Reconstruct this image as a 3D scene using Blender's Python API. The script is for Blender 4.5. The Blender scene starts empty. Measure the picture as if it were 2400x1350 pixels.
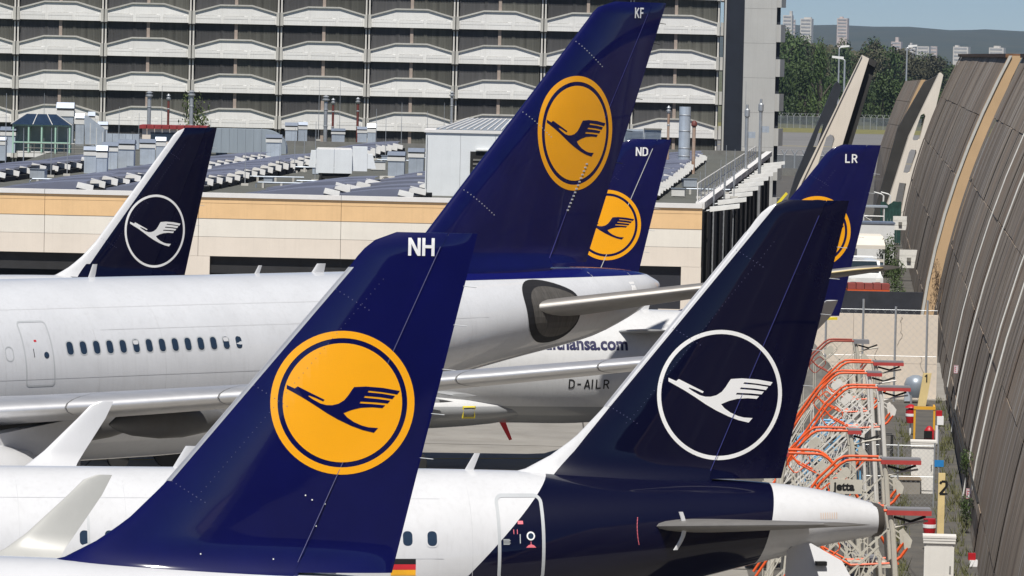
import bpy, bmesh, math, random
from mathutils import Vector, Matrix
from mathutils.geometry import tessellate_polygon, delaunay_2d_cdt
R = math.radians
random.seed(7)
scene = bpy.context.scene
COL = scene.collection

# ------------------------------------------------------------------ camera
FPX, CH = 12000.0, 15.2
PITCH, ROLL = math.atan(565.0 / FPX), R(1.3)
FWD = Vector((0, math.cos(PITCH), -math.sin(PITCH)))
UPV = Vector((0, math.sin(PITCH), math.cos(PITCH)))
RGT = Vector((1, 0, 0))
CAMP = Vector((0, 0, CH))
cam_d = bpy.data.cameras.new('camera'); cam = bpy.data.objects.new('camera', cam_d); COL.objects.link(cam)
cam_d.sensor_width = 36.0; cam_d.lens = 36.0 * FPX / 2400.0
cam_d.clip_start = 1.0; cam_d.clip_end = 40000.0
cx = RGT * math.cos(ROLL) + UPV * math.sin(ROLL)
cy = -RGT * math.sin(ROLL) + UPV * math.cos(ROLL)
m = Matrix((cx, cy, -FWD)).transposed().to_4x4(); m.translation = CAMP
cam.matrix_world = m
scene.camera = cam

# ------------------------------------------------------------------ light
SUN_EL, SUN_AZ = R(60), R(-5)       # azimuth: sun stands behind the camera, to its left (-) / right (+)
sun_from = Vector((math.sin(SUN_AZ) * math.cos(SUN_EL), -math.cos(SUN_AZ) * math.cos(SUN_EL), math.sin(SUN_EL)))
sd = bpy.data.lights.new('sun', 'SUN'); sd.energy = 5.0; sd.angle = R(0.53); sd.color = (1.0, 0.955, 0.88)
so = bpy.data.objects.new('sun', sd); COL.objects.link(so)
so.rotation_euler = (-sun_from).to_track_quat('-Z', 'Y').to_euler(); so.location = (0, 0, 60)
w = bpy.data.worlds.new('World'); scene.world = w; w.use_nodes = True
nt = w.node_tree; bg = nt.nodes['Background']
sky = nt.nodes.new('ShaderNodeTexSky'); sky.sky_type = 'NISHITA'; sky.sun_disc = False
sky.sun_elevation = SUN_EL
sky.sun_rotation = math.atan2(sun_from.x, sun_from.y)
sky.altitude = 100; sky.air_density = 0.5; sky.dust_density = 0.0; sky.ozone_density = 4.0
nt.links.new(sky.outputs[0], bg.inputs['Color']); bg.inputs['Strength'].default_value = 0.07
vs = scene.view_settings; vs.view_transform = 'Standard'; vs.look = 'None'; vs.exposure = 0.15; vs.gamma = 1.0
scene.render.resolution_x, scene.render.resolution_y = 1024, 576

# ------------------------------------------------------------------ photo pixel -> place
def ray(px, py):
    dx, dy = (px - 1200) / FPX, -(py - 675) / FPX
    u = dx * math.cos(ROLL) - dy * math.sin(ROLL); v = dx * math.sin(ROLL) + dy * math.cos(ROLL)
    return FWD + RGT * u + UPV * v
def at(px, py, Y):
    d = ray(px, py); return CAMP + d * (Y / d.y)
def on_z(px, py, z=0.0):
    d = ray(px, py); return CAMP + d * ((z - CH) / d.z)

# ------------------------------------------------------------------ mesh helper
class MB:
    def __init__(s): s.v = []; s.f = []
    def add(s, vs, fs):
        o = len(s.v); s.v += [tuple(p) for p in vs]; s.f += [tuple(i + o for i in f) for f in fs]; return s
    def box(s, x0, x1, y0, y1, z0, z1):
        return s.add([(x0,y0,z0),(x1,y0,z0),(x1,y1,z0),(x0,y1,z0),(x0,y0,z1),(x1,y0,z1),(x1,y1,z1),(x0,y1,z1)],
                     [(0,3,2,1),(4,5,6,7),(0,1,5,4),(1,2,6,5),(2,3,7,6),(3,0,4,7)])
    def bar(s, p, q, w, h=None, up=(0,0,1)):
        p, q = Vector(p), Vector(q); h = h or w; d = (q - p).normalized(); up = Vector(up)
        if abs(d.dot(up)) > 0.98: up = Vector((0,1,0)) if abs(d.y) < .9 else Vector((1,0,0))
        a = d.cross(up).normalized() * (w / 2); b = a.cross(d).normalized() * (h / 2)
        return s.add([p-a-b,p+a-b,p+a+b,p-a+b,q-a-b,q+a-b,q+a+b,q-a+b],
                     [(0,3,2,1),(4,5,6,7),(0,1,5,4),(1,2,6,5),(2,3,7,6),(3,0,4,7)])
    def tube(s, pts, r, n=8, cap=True):
        pts = [Vector(p) for p in pts]; rr = r if isinstance(r, (list, tuple)) else [r] * len(pts)
        rings = []; ref = None
        for i, p in enumerate(pts):
            d = (pts[min(i+1, len(pts)-1)] - pts[max(i-1, 0)]).normalized()
            if ref is None or abs(d.dot(ref)) > .95:
                ref = Vector((0,0,1)) if abs(d.z) < .9 else Vector((1,0,0))
            a = d.cross(ref).normalized(); b = d.cross(a).normalized()
            rings.append([p + a * (math.cos(2*math.pi*k/n) * rr[i]) + b * (math.sin(2*math.pi*k/n) * rr[i]) for k in range(n)])
        return s.loft(rings, True, cap, cap)
    def loft(s, rings, closed=True, c0=False, c1=False):
        n = len(rings[0]); o = len(s.v)
        for r in rings: s.v += [tuple(p) for p in r]
        for i in range(len(rings) - 1):
            for k in range(n if closed else n - 1):
                a = o + i*n + k; b = o + i*n + (k+1) % n
                s.f.append((a, b, b + n, a + n))
        if c0: s.f.append(tuple(range(o + n - 1, o - 1, -1)))
        if c1: s.f.append(tuple(range(o + (len(rings)-1)*n, o + len(rings)*n)))
        return s
    def prism(s, poly, f0, f1, holes=()):
        """poly/holes: 2d loops; f0,f1 map (u,v) to the front / back 3d point."""
        loops = [list(poly)] + [list(h) for h in holes]
        flat = [p for l in loops for p in l]
        tris = tessellate_polygon([[Vector((p[0], p[1], 0)) for p in l] for l in loops])
        n = len(flat); o = len(s.v)
        s.v += [tuple(f0(*p)) for p in flat] + [tuple(f1(*p)) for p in flat]
        for t in tris:
            s.f.append(tuple(o + i for i in t)); s.f.append(tuple(o + n + i for i in reversed(t)))
        b = o
        for l in loops:
            k = len(l)
            for i in range(k):
                j = (i + 1) % k
                s.f.append((b + i, b + j, b + j + n, b + i + n))
            b += k
        return s
    def lathe(s, c, prof, n=16, ax='z'):
        rings = []
        for r, h in prof:
            ring = []
            for k in range(n):
                a = 2*math.pi*k/n; x, y = r*math.cos(a), r*math.sin(a)
                ring.append((c[0]+x, c[1]+y, c[2]+h) if ax == 'z' else (c[0]+h, c[1]+x, c[2]+y) if ax == 'x' else (c[0]+x, c[1]+h, c[2]+y))
            rings.append(ring)
        return s.loft(rings, True, True, True)
    def mesh(s, name, mat, smooth=None, recalc=True):
        me = bpy.data.meshes.new(name); me.from_pydata(s.v, [], s.f)
        if recalc:
            bm = bmesh.new(); bm.from_mesh(me); bmesh.ops.recalc_face_normals(bm, faces=bm.faces); bm.to_mesh(me); bm.free()
        for mm in (mat if isinstance(mat, (list, tuple)) else [mat]):
            if mm: me.materials.append(mm)
        if smooth is not None:
            me.shade_smooth()
            if smooth < 179: me.set_sharp_from_angle(angle=R(smooth))
        me.update(); return me
    def build(s, name, mat, parent=None, smooth=None, loc=None, rz=None, recalc=True):
        return link(name, s.mesh(name, mat, smooth, recalc), parent, loc, rz)
def link(name, me, parent=None, loc=None, rz=None):
    o = bpy.data.objects.new(name, me); COL.objects.link(o)
    if parent is not None: o.parent = parent
    if loc is not None: o.location = loc
    if rz is not None: o.rotation_euler = (0, 0, rz)
    return o
def tag(o, label=None, cat=None, group=None, kind=None):
    if label: o['label'] = label
    if cat: o['category'] = cat
    if group: o['group'] = group
    if kind: o['kind'] = kind
    return o
def thing(name, label, cat, loc=(0,0,0), rz=0.0, group=None):
    return tag(link(name, None, None, loc, rz), label, cat, group)
def copy_tree(o, parent=None):
    c = o.copy(); COL.objects.link(c); c.parent = parent
    for ch in list(o.children): copy_tree(ch, c)
    return c

# ------------------------------------------------------------------ materials
def mat(name, col, rough=.55, metal=0.0, var=.12, scale=1.5, bump=0.0, bscale=30, coat=0.0, spec=.5, streak=0.0, stretch=(1,1,1), col2=None, dirt=0.0, rnd=0.0):
    """col with a soft noise variation; streak = run-down marks along z; dirt = blotches of a brown film."""
    ma = bpy.data.materials.new(name); ma.use_nodes = True; t = ma.node_tree; b = t.nodes['Principled BSDF']
    b.inputs['Roughness'].default_value = rough; b.inputs['Metallic'].default_value = metal
    b.inputs['Coat Weight'].default_value = coat; b.inputs['Coat Roughness'].default_value = .04
    b.inputs['Specular IOR Level'].default_value = spec
    tc = t.nodes.new('ShaderNodeTexCoord'); mp = t.nodes.new('ShaderNodeMapping'); mp.inputs['Scale'].default_value = stretch
    t.links.new(tc.outputs['Object'], mp.inputs[0])
    nz = t.nodes.new('ShaderNodeTexNoise'); nz.inputs['Scale'].default_value = scale; nz.inputs['Detail'].default_value = 6
    nz.inputs['Roughness'].default_value = .65
    t.links.new(mp.outputs[0], nz.inputs['Vector'])
    rp = t.nodes.new('ShaderNodeValToRGB'); rp.color_ramp.elements[0].position = .3; rp.color_ramp.elements[1].position = .7
    c2 = col2 or tuple(min(1, c * (1 + var)) for c in col); c1 = tuple(c * (1 - var) for c in col) if col2 is None else col
    rp.color_ramp.elements[0].color = (*c1, 1); rp.color_ramp.elements[1].color = (*c2, 1)
    t.links.new(nz.outputs[0], rp.inputs[0]); out = rp.outputs[0]
    if streak:
        m2 = t.nodes.new('ShaderNodeMapping'); m2.inputs['Scale'].default_value = (5, 5, .12); t.links.new(tc.outputs['Object'], m2.inputs[0])
        n2 = t.nodes.new('ShaderNodeTexNoise'); n2.inputs['Scale'].default_value = 2; n2.inputs['Detail'].default_value = 4; t.links.new(m2.outputs[0], n2.inputs['Vector'])
        mr = t.nodes.new('ShaderNodeMapRange'); mr.inputs[1].default_value = .5; mr.inputs[2].default_value = .75; mr.inputs[3].default_value = 0; mr.inputs[4].default_value = streak
        t.links.new(n2.outputs[0], mr.inputs[0])
        mx = t.nodes.new('ShaderNodeMix'); mx.data_type = 'RGBA'; t.links.new(mr.outputs[0], mx.inputs[0]); t.links.new(out, mx.inputs[6])
        mx.inputs[7].default_value = (col[0]*.35+.01, col[1]*.33+.008, col[2]*.3+.006, 1); out = mx.outputs[2]
    if dirt:
        n3 = t.nodes.new('ShaderNodeTexNoise'); n3.inputs['Scale'].default_value = .8; n3.inputs['Detail'].default_value = 8; t.links.new(tc.outputs['Object'], n3.inputs['Vector'])
        mr = t.nodes.new('ShaderNodeMapRange'); mr.inputs[1].default_value = .48; mr.inputs[2].default_value = .8; mr.inputs[3].default_value = 0; mr.inputs[4].default_value = dirt
        t.links.new(n3.outputs[0], mr.inputs[0])
        mx = t.nodes.new('ShaderNodeMix'); mx.data_type = 'RGBA'; t.links.new(mr.outputs[0], mx.inputs[0]); t.links.new(out, mx.inputs[6])
        mx.inputs[7].default_value = (.12, .1, .075, 1); out = mx.outputs[2]
    if rnd:
        oi = t.nodes.new('ShaderNodeObjectInfo'); mr = t.nodes.new('ShaderNodeMapRange'); mr.inputs[3].default_value = 1-rnd; mr.inputs[4].default_value = 1+rnd; t.links.new(oi.outputs['Random'], mr.inputs[0])
        vm = t.nodes.new('ShaderNodeVectorMath'); vm.operation = 'SCALE'; t.links.new(out, vm.inputs[0]); t.links.new(mr.outputs[0], vm.inputs['Scale']); out = vm.outputs[0]
    t.links.new(out, b.inputs['Base Color'])
    if bump:
        nb = t.nodes.new('ShaderNodeTexNoise'); nb.inputs['Scale'].default_value = bscale; nb.inputs['Detail'].default_value = 5; t.links.new(mp.outputs[0], nb.inputs['Vector'])
        bp = t.nodes.new('ShaderNodeBump'); bp.inputs['Strength'].default_value = bump; bp.inputs['Distance'].default_value = .05
        t.links.new(nb.outputs[0], bp.inputs['Height']); t.links.new(bp.outputs[0], b.inputs['Normal'])
    return ma
def s2l(*c): return tuple(((v/255)/12.92 if v/255 <= .04045 else ((v/255+.055)/1.055)**2.4) for v in c)
M = {}
M['white_paint'] = mat('white_paint', (.585,.592,.61), .28, var=.035, scale=.7, coat=.5, streak=.04, dirt=.05)
M['grey_paint'] = mat('grey_paint', (.33,.34,.35), .35, var=.06, scale=1.2, coat=.3, dirt=.15)
M['old_blue'] = mat('old_blue', (.0035,.0045,.06), .5, var=.12, scale=.8, coat=.8, spec=.05)
M['new_blue'] = mat('new_blue', (.0015,.0018,.016), .5, var=.15, scale=.8, coat=.6, spec=.02)
M['tip_grey'] = mat('winglet_light_grey', (.42,.42,.4), .4, var=.05, coat=.3)
M['gold'] = mat('gold_yellow', (.93,.40,.006), .3, var=.03, scale=1, coat=.5)
M['lr_gold'] = M['gold']
M['mark_white'] = mat('marking_white', (.8,.8,.8), .35, var=.03)
M['metal_edge'] = mat('bare_metal_edge', (.66,.66,.67), .4, metal=.7, var=.08, scale=3, stretch=(1,.2,1))
M['stab_metal'] = mat('stabiliser_metal', (.25,.24,.23), .5, metal=.45, var=.1, scale=2)
M['dark_rubber'] = mat('dark_rubber', (.008,.008,.01), .7)
M['seal_grey'] = mat('seal_plate_grey', (.075,.07,.064), .6, var=.4, scale=3, stretch=(6,1,.4))
M['exhaust_metal'] = mat('exhaust_metal', (.11,.1,.09), .45, metal=.5, var=.2, scale=4)
M['glass'] = mat('cabin_glass', (.02,.035,.06), .08, var=.2, coat=1)
M['line_grey'] = mat('door_line_grey', (.42,.44,.46), .5, var=.05)
M['panel_line'] = mat('panel_line', (.45,.46,.48), .5, var=.05)
M['rivet_blue'] = mat('rivet_blue', (.11,.11,.22), .5)
M['mark_navy'] = mat('marking_navy', (.01,.01,.06), .4, var=.05)
M['mark_black'] = mat('marking_black', (.008,.008,.008), .5)
M['mark_red'] = mat('marking_red', (.55,.02,.03), .5, var=.1)
M['mark_pink'] = mat('marking_pink', (.72,.16,.2), .5, var=.1)
M['flag_gold'] = mat('flag_gold', (.85,.42,.02), .45)
M['tape_yellow'] = mat('tape_yellow', (.75,.62,.04), .6)
M['underside'] = mat('wing_underside_shade', (.12,.12,.12), .5, var=.15, scale=1, dirt=.5)  # shade under the wide-body wing put into this dark grey
M['tyre'] = mat('tyre_rubber', (.018,.018,.018), .85, var=.2)
M['cream_tip'] = mat('cream_stab_edge', (.6,.48,.24), .4, var=.1)

def livery(name, base, other, lines, below=None, spec=.5):
    """two-colour paint split along x = a + b*z lines in the aircraft's own axes.
    lines: list of (zsplit_low, a, b) evaluated upwards; below: grey belly height."""
    ma = mat(name, base, .4, var=.05, scale=.7, coat=.7, streak=.09, dirt=.05, spec=.1)
    t = ma.node_tree; b = t.nodes['Principled BSDF']; cur = b.inputs['Base Color'].links[0].from_socket
    tc = t.nodes.new('ShaderNodeTexCoord'); sp = t.nodes.new('ShaderNodeSeparateXYZ'); t.links.new(tc.outputs['Object'], sp.inputs[0])
    def math_(op, a, c, d=None):
        n = t.nodes.new('ShaderNodeMath'); n.operation = op
        for i, q in enumerate((a, c, d)):
            if q is None: continue
            if isinstance(q, (int, float)): n.inputs[i].default_value = q
            else: t.links.new(q, n.inputs[i])
        return n.outputs[0]
    X, Z = sp.outputs[0], sp.outputs[2]
    mask = None
    for (zlo, zhi, a, bb, sgn) in lines:
        l = math_('MULTIPLY_ADD', Z, bb, a)
        k = math_('GREATER_THAN', X, l) if sgn > 0 else math_('LESS_THAN', X, l)
        k = math_('MULTIPLY', k, math_('GREATER_THAN', Z, zlo)); k = math_('MULTIPLY', k, math_('LESS_THAN', Z, zhi))
        mask = k if mask is None else (math_('MAXIMUM', mask, k) if sgn > 0 else math_('MULTIPLY', mask, k))
    if mask is not None:
        mx = t.nodes.new('ShaderNodeMix'); mx.data_type = 'RGBA'; t.links.new(mask, mx.inputs[0]); t.links.new(cur, mx.inputs[6]); mx.inputs[7].default_value = (*other, 1); cur = mx.outputs[2]
    if below is not None:
        k = math_('LESS_THAN', Z, below)
        mx = t.nodes.new('ShaderNodeMix'); mx.data_type = 'RGBA'; t.links.new(k, mx.inputs[0]); t.links.new(cur, mx.inputs[6]); mx.inputs[7].default_value = (.30,.31,.32,1); cur = mx.outputs[2]
    t.links.new(cur, b.inputs['Base Color']); return ma
NB = (.0015,.0018,.016)
# dark tail of the newer paint: aft of a slanted line, but the cone behind the rudder stays white
M['fus_new'] = livery('fuselage_new_paint', (.585,.592,.61), NB, [(-5, 20, -11.02, .9615, 1), (-5, 20, -1.4, .2, -1)])
M['fin_new'] = livery('fin_new_paint', (.585,.592,.61), NB, [(-5, 6.3, -10.83, .9615, 1), (6.3, 30, -9.91, .816, 1)])
M['fin_new_far'] = livery('fin_new_paint_far', (.585,.592,.61), NB, [(-5, 6.3, -10.7, .9615, 1), (6.3, 30, -9.62, .816, 1)])
M['fus_belly'] = livery('fuselage_grey_belly', (.585,.592,.6), (0,0,0), [], below=2.45)
M['fus_wide'] = livery('fuselage_wide_body', (.58,.595,.625), (.005,.0065,.10), [(7.5, 30, -9.0, 0, 1)])
# ================================================================== ground and far country
M['earth'] = mat('far_ground', (.075,.085,.04), .9, var=.3, scale=.02, col2=(.11,.105,.055))
M['apron'] = mat('apron_concrete', (.27,.255,.23), .75, var=.14, scale=.25, bump=.12, bscale=12, dirt=.35)
M['taxiway'] = mat('taxiway_asphalt', (.17,.165,.16), .8, var=.12, scale=.05)
M['dry_grass'] = mat('dry_grass', (.16,.15,.05), .9, var=.35, scale=.5)
M['grass'] = mat('verge_grass', (.05,.075,.02), .9, var=.4, scale=.3, col2=(.13,.13,.045))
M['line_yellow'] = mat('line_yellow', (.55,.42,.08), .7, var=.2, scale=3)
M['slab_joint'] = mat('slab_joint', (.06,.055,.05), .9)
M['yard'] = mat('yard_asphalt', (.085,.08,.072), .9, var=.3, scale=.8, bump=.2, dirt=.4)
def sheet(name, pts, z, m_, kind='structure'):
    o = MB().add([(x, y, z) for x, y in pts], [tuple(range(len(pts)))]).build(name, m_, recalc=False); return tag(o, kind=kind)
sheet('ground', [(-9000,-300),(9000,-300),(9000,30000),(-9000,30000)], 0, M['earth'])
ap = sheet('apron', [(-260,-190),(60,-190),(60,254),(-260,254)], .004, M['apron'])
sheet('yard_ground', [(6.5,118),(60,118),(60,226),(8.5,226)], .008, M['yard'])
sheet('service_road', [(-10,254),(60,254),(60,636),(-10,636)], .004, M['yard'])
sheet('taxiway', [(-60,645),(260,645),(260,985),(-60,985)], .012, M['taxiway'])
sheet('taxiway_grass', [(-60,985),(280,985),(280,1100),(-60,1100)], .016, M['dry_grass'])
b = MB()
for k in range(10):
    y = 90+k*15; b.box(-90, 12, y-.03, y+.03, .004, .012)
for k in range(9):
    x = -60+k*9; b.box(x-.03, x+.03, 20, 254, .004, .0125)
b.build('slab_joint', M['slab_joint'], ap)
q0, q1 = on_z(960, 1076), on_z(1260, 1075)
d = (q1-q0).normalized(); MB().bar(q0-d*60+Vector((0,0,.014)), q1+d*6+Vector((0,0,.014)), .15, .01).build('taxi_line', M['line_yellow'], ap)
for yy in (720, 840): MB().box(-60, 200, yy-.5, yy+.5, .012, .02).build('taxiway_line', M['line_yellow'], ap)

# ------------------------------------------------------------------ hills and city far away
M['hill_wood'] = mat('far_wooded_hill', (.022,.034,.017), .95, var=.5, scale=.012, col2=(.06,.06,.032))
random.seed(3)
b = MB(); nx = 70; rows = []
for j, (Y, hs) in enumerate([(7600,.0),(8400,.25),(9300,.62),(10400,.9),(11500,1.0),(12500,.55)]):
    row = []
    for i in range(nx):
        x = -1500+i*85; e = 68+9*math.sin(x*.0016+.6)-5*math.sin(x*.0041+1)+3*math.sin(x*.011)+random.uniform(-5, 5)*hs
        e -= max(0, (x-1000))*.01
        row.append((x, Y+random.uniform(-60, 60), hs*e-.5+random.uniform(-1, 3)*(0<hs<1)))
    rows.append(row)
b.loft(rows, False); tag(b.build('hills', M['hill_wood'], smooth=80, recalc=False), kind='structure')
M['tower_a'] = mat('highrise_render', (.62,.58,.52), .8, var=.08, scale=.05)
M['tower_b'] = mat('highrise_warm', (.6,.5,.44), .8, var=.1, scale=.05)
M['tower_win'] = mat('highrise_window', (.38,.37,.36), .3, var=.2, scale=.1)  # paled towards the walls: distance haze put into the window colour
def highrise(px0, px1, y0, y1, Y, mt, label, crown=None):
    a, c = at(px0, y1, Y), at(px1, y0, Y); W = c.x-a.x; H = c.z-a.z; z0 = min(a.z, 0)-20 if a.z < 40 else a.z-30
    t = thing('highrise', label, 'high-rise', (a.x, Y, 0), R(-18), 'distant high-rise blocks')
    MB().box(0, W, 0, W*.7, z0, a.z+H).build('wall', M[mt], t)
    b = MB(); n = max(3, int(H/5))
    for k in range(n):
        z = a.z+H*(k+.35)/n; b.box(W*.08, W*.92, -.4, 0, z, z+H/n*.42)
    b.build('window_band', M['tower_win'], t)
    if crown: MB().box(W*crown[0], W*crown[1], W*.1, W*.5, a.z+H, a.z+H*(1+crown[2])).build('roof_house', M[mt], t)
    return t
for args in [(1834,1857,36,86,7900,'tower_a','pale tower with a mast on its roof, leftmost on the skyline',(.7,.95,.2)),
             (1857,1864,46,86,8050,'tower_b','slim reddish tower beside the leftmost pale tower'),
             (1875,1903,44,84,7950,'tower_a','broad pale slab right of the slim reddish tower',(.3,.9,.08)),
             (1961,1987,43,88,8000,'tower_b','reddish tower block standing alone on the skyline',(.2,.5,.08)),
             (2088,2112,98,128,8200,'tower_b','low reddish block left of the pair of grey slabs',(.4,.7,.35)),
             (2148,2178,109,142,7600,'tower_a','grey slab, left one of the tight pair'),
             (2180,2196,109,142,7650,'tower_b','narrow warm slab, right one of the tight pair'),
             (2233,2270,110,144,7500,'tower_a','wide pale slab above the concrete barrier',(.1,.3,.1)),
             (2317,2353,112,146,7500,'tower_a','pale slab at the right above the barrier edge',(.3,.7,.12)),
             (2122,2146,112,140,7900,'tower_a','pale block with stepped roof behind the thin lamp post',(.4,.6,.4))]: highrise(*args)

# ------------------------------------------------------------------ woods beyond the airport
def leaf_mesh(name, m_, n, rx, ry, rz, size, seed, lobes=9):
    rnd = random.Random(seed); b = MB(); L = []
    for k in range(lobes):
        a = rnd.uniform(0, 6.28); r = rnd.uniform(0, .62); L.append((rx*r*math.cos(a), ry*r*math.sin(a), rz*rnd.uniform(-.55, .75), rnd.uniform(.35, .6)))
    for k in range(n):
        c = L[rnd.randrange(lobes)]; v = Vector((rnd.gauss(0,1), rnd.gauss(0,1), rnd.gauss(0,1))).normalized()*(rnd.random()**.28)*c[3]
        p = Vector((c[0]+v.x*rx, c[1]+v.y*ry, c[2]+v.z*rz)); nrm = (v+Vector((rnd.uniform(-.6,.6), rnd.uniform(-.6,.6), rnd.uniform(-.2,.9)))).normalized()
        t = nrm.cross(Vector((rnd.random(), rnd.random(), .3))).normalized(); u = nrm.cross(t); s = size*rnd.uniform(.6, 1.4)
        b.add([p-t*s*.6, p-u*s*.35, p+t*s*.7, p+u*s*.35], [(0,1,2,3)])
    return b.mesh(name, m_, recalc=False)
def leafmat(name, c1, c2, scale=.8):
    ma = mat(name, c1, .75, col2=c2, scale=scale, rnd=.25); return ma
LM = [leafmat('leaf_dark', (.011,.028,.005), (.042,.082,.014)), leafmat('leaf_mid', (.017,.038,.008), (.06,.095,.02)), leafmat('leaf_brown', (.026,.03,.012), (.07,.062,.03), .4)]
M['bark'] = mat('bark', (.06,.05,.04), .9, var=.3, scale=4)
crowns = [leaf_mesh('crown', LM[k % 3], 2300, 1, 1, 1, .095, 20+k, 10) for k in range(6)]
def trunk_mesh():
    b = MB(); b.tube([(0,0,0),(.01,0,.5),(0,.01,1)], [.05,.035,.015], 7)
    for a in (0, 2.1, 4.2): b.tube([(0,0,.45),(.16*math.cos(a),.16*math.sin(a),.75)], [.02,.008], 5)
    return b.mesh('trunk', M['bark'])
TRK = trunk_mesh()
def tree(x, y, z, h, rw, ci, label, group, name='tree'):
    t = thing(name, label, 'tree', (x, y, z), random.uniform(0, 6.28), group)
    tk = link('trunk', TRK, t); tk.scale = (h, h, h*.75)
    c = link('crown', crowns[ci], t, (0, 0, h*.5)); c.scale = (rw, rw, h*.54)
    return t
random.seed(11)
WOOD = 'trees of the wood beyond the airport fence'
for i in range(30):      # front row, dark green
    px = 1770+i*15+random.uniform(-7, 7); Y = random.uniform(1090, 1170); top = (168 if px < 1905 else 195 if px < 1960 else 200 if px < 2030 else 190+(px-2030)*.12)+random.uniform(-14, 16)
    g = at(px, 268, Y); zt = at(px, top, Y).z
    tree(g.x, Y, 0, zt, random.uniform(3.0, 4.6), random.choice((0, 1, 3, 4)), 'dark green tree in the front row of the wood behind the fence', WOOD)
tag(tree(at(1920,270,1085).x, 1085, 0, at(1920,118,1085).z, 3.2, 1, 'tall pointed green tree rising above the front row of the wood', None, 'pointed_tree'), group=None)
for i in range(44):      # brown-green rows climbing behind
    px = 1760+random.uniform(0, 560); Y = random.uniform(1400, 1800)
    top = 92+max(0, (px-1850))*.125+max(0, (px-2080))*.12+random.uniform(-8, 28)
    g = at(px, 200, Y); zt = at(px, top, Y).z
    tree(g.x, Y, 0, max(9, zt), random.uniform(5, 7.5), random.choice((2, 4, 5, 1)), 'brownish green tree in the taller rows at the back of the wood', 'back rows of the wood')
b = MB(); random.seed(5)
for k in range(9000):
    px = random.uniform(1700, 2330); Y = random.uniform(1820, 2100); top = 96+max(0, (px-1850))*.125+max(0, (px-2080))*.12
    zt = max(6, at(px, top+6, Y).z); p = at(px, 200, Y); z = zt*random.random()**.5+random.uniform(-2, 1.5); s = random.uniform(.6, 1.5)
    n1 = Vector((random.uniform(-1,1), random.uniform(-1,.2), random.uniform(0,1))).normalized(); t = n1.cross(Vector((0,0,1))).normalized(); u = n1.cross(t)
    c = Vector((p.x, Y, z)); b.add([c-t*s, c-u*s*.7, c+t*s, c+u*s*.7], [(0,1,2,3)])
tag(b.build('wood_understorey', LM[2], recalc=False), 'mass of brown-green foliage closing the back of the wood', 'foliage', kind='stuff')

# ------------------------------------------------------------------ perimeter fences and lamp posts
M['galv'] = mat('galvanised_steel', (.45,.47,.49), .45, metal=.6, var=.12, scale=5)
M['fence_mesh'] = mat('fence_mesh_weave', (.14,.16,.18), .7, var=.2, scale=1)
def y_fence(label, x0, x1, Y, h, step, r, dens):
    t = thing('security_fence', label, 'fence', (0, Y, 0)); pm = None
    b = MB(); b.tube([(0,0,0),(0,0,h*.8)], r, 6).tube([(0,0,h*.8),(-step*.28,0,h)], r*.8, 6).tube([(0,0,h*.8),(step*.28,0,h)], r*.8, 6); pm = b.mesh('fence_post', M['galv'])
    n = int((x1-x0)/step)
    for k in range(n+1): link('fence_post', pm, t, (x0+k*step, 0, 0))
    b = MB(); dz = h*.8/dens
    for k in range(int((x1-x0)/dz)+dens):        # diagonal weave
        for sg in (1, -1):
            xa = x0+(k-dens)*dz; xb = xa+h*.8
            za, zb = (0, h*.8) if sg > 0 else (h*.8, 0)
            ca, cb = max(xa, x0), min(xb, x1)
            if cb <= ca: continue
            f = lambda x: za+(zb-za)*(x-xa)/(xb-xa)
            b.add([(ca,.03,f(ca)-r*.5),(cb,.03,f(cb)-r*.5),(cb,.03,f(cb)+r*.5),(ca,.03,f(ca)+r*.5)], [(0,1,2,3)])
    tag(b.build('wire_mesh', M['fence_mesh'], t, recalc=False), kind='stuff')
    b = MB()
    for f_, z in ((-.28, h), (.28, h), (0, h*.8)): b.tube([(x0+f_*step, 0, z), (x1+f_*step, 0, z)], r*.25, 4)
    b.build('top_wire', M['galv'], t); return t
yA, yB = 1043, 640
y_fence('far security fence with forked posts in front of the wood', at(1770,285,yA).x, at(2160,285,yA).x, yA, 3.0, at(1847,285,yA).x-at(1832,285,yA).x, .07, 14)
y_fence('nearer security fence with forked posts beside the tower', at(1790,380,yB).x, at(1990,380,yB).x, yB, 3.1, at(1857,380,yB).x-at(1833,380,yB).x, .1, 12)
M['kerb_wall'] = mat('low_concrete_wall', (.16,.16,.15), .9, var=.2, dirt=.3)
a, c = at(1780,412,637), at(1990,412,637)
tag(MB().box(a.x, c.x, 636.6, 637, 0, .9).build('low_wall', M['kerb_wall']), 'low grey concrete wall under the nearer security fence', 'wall')
M['lamp_white'] = mat('lamp_housing', (.75,.75,.73), .4)
def lamp(px, ytop, ybase, Y, label, dirx=1):
    p = at(px, ytop, Y); t = thing('street_lamp', label, 'street lamp', (p.x, Y, 0), 0, 'lamp posts beyond the barrier')
    MB().tube([(0,0,0),(0,0,p.z)], [.22,.13], 10).build('lamp_post', M['galv'], t)
    MB().tube([(0,0,p.z),(dirx*.5,0,p.z+.15)], .08, 6).build('lamp_arm', M['galv'], t)
    MB().loft([[(dirx*.2,-.35,p.z+.1),(dirx*.2,.35,p.z+.1),(dirx*.2,.35,p.z+.5),(dirx*.2,-.35,p.z+.5)],[(dirx*1.9,-.3,p.z+.3),(dirx*1.9,.3,p.z+.3),(dirx*1.9,.3,p.z+.62),(dirx*1.9,-.3,p.z+.62)]], True, True, True).build('lamp_head', M['lamp_white'], t)
lamp(1967, 113, 300, 980, 'thin lamp post, taller and farther of the close pair')
lamp(1980, 141, 300, 760, 'thicker lamp post, nearer of the close pair', -1)
lamp(2126, 112, 300, 980, 'single lamp post left of the curved concrete barrier')
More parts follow.
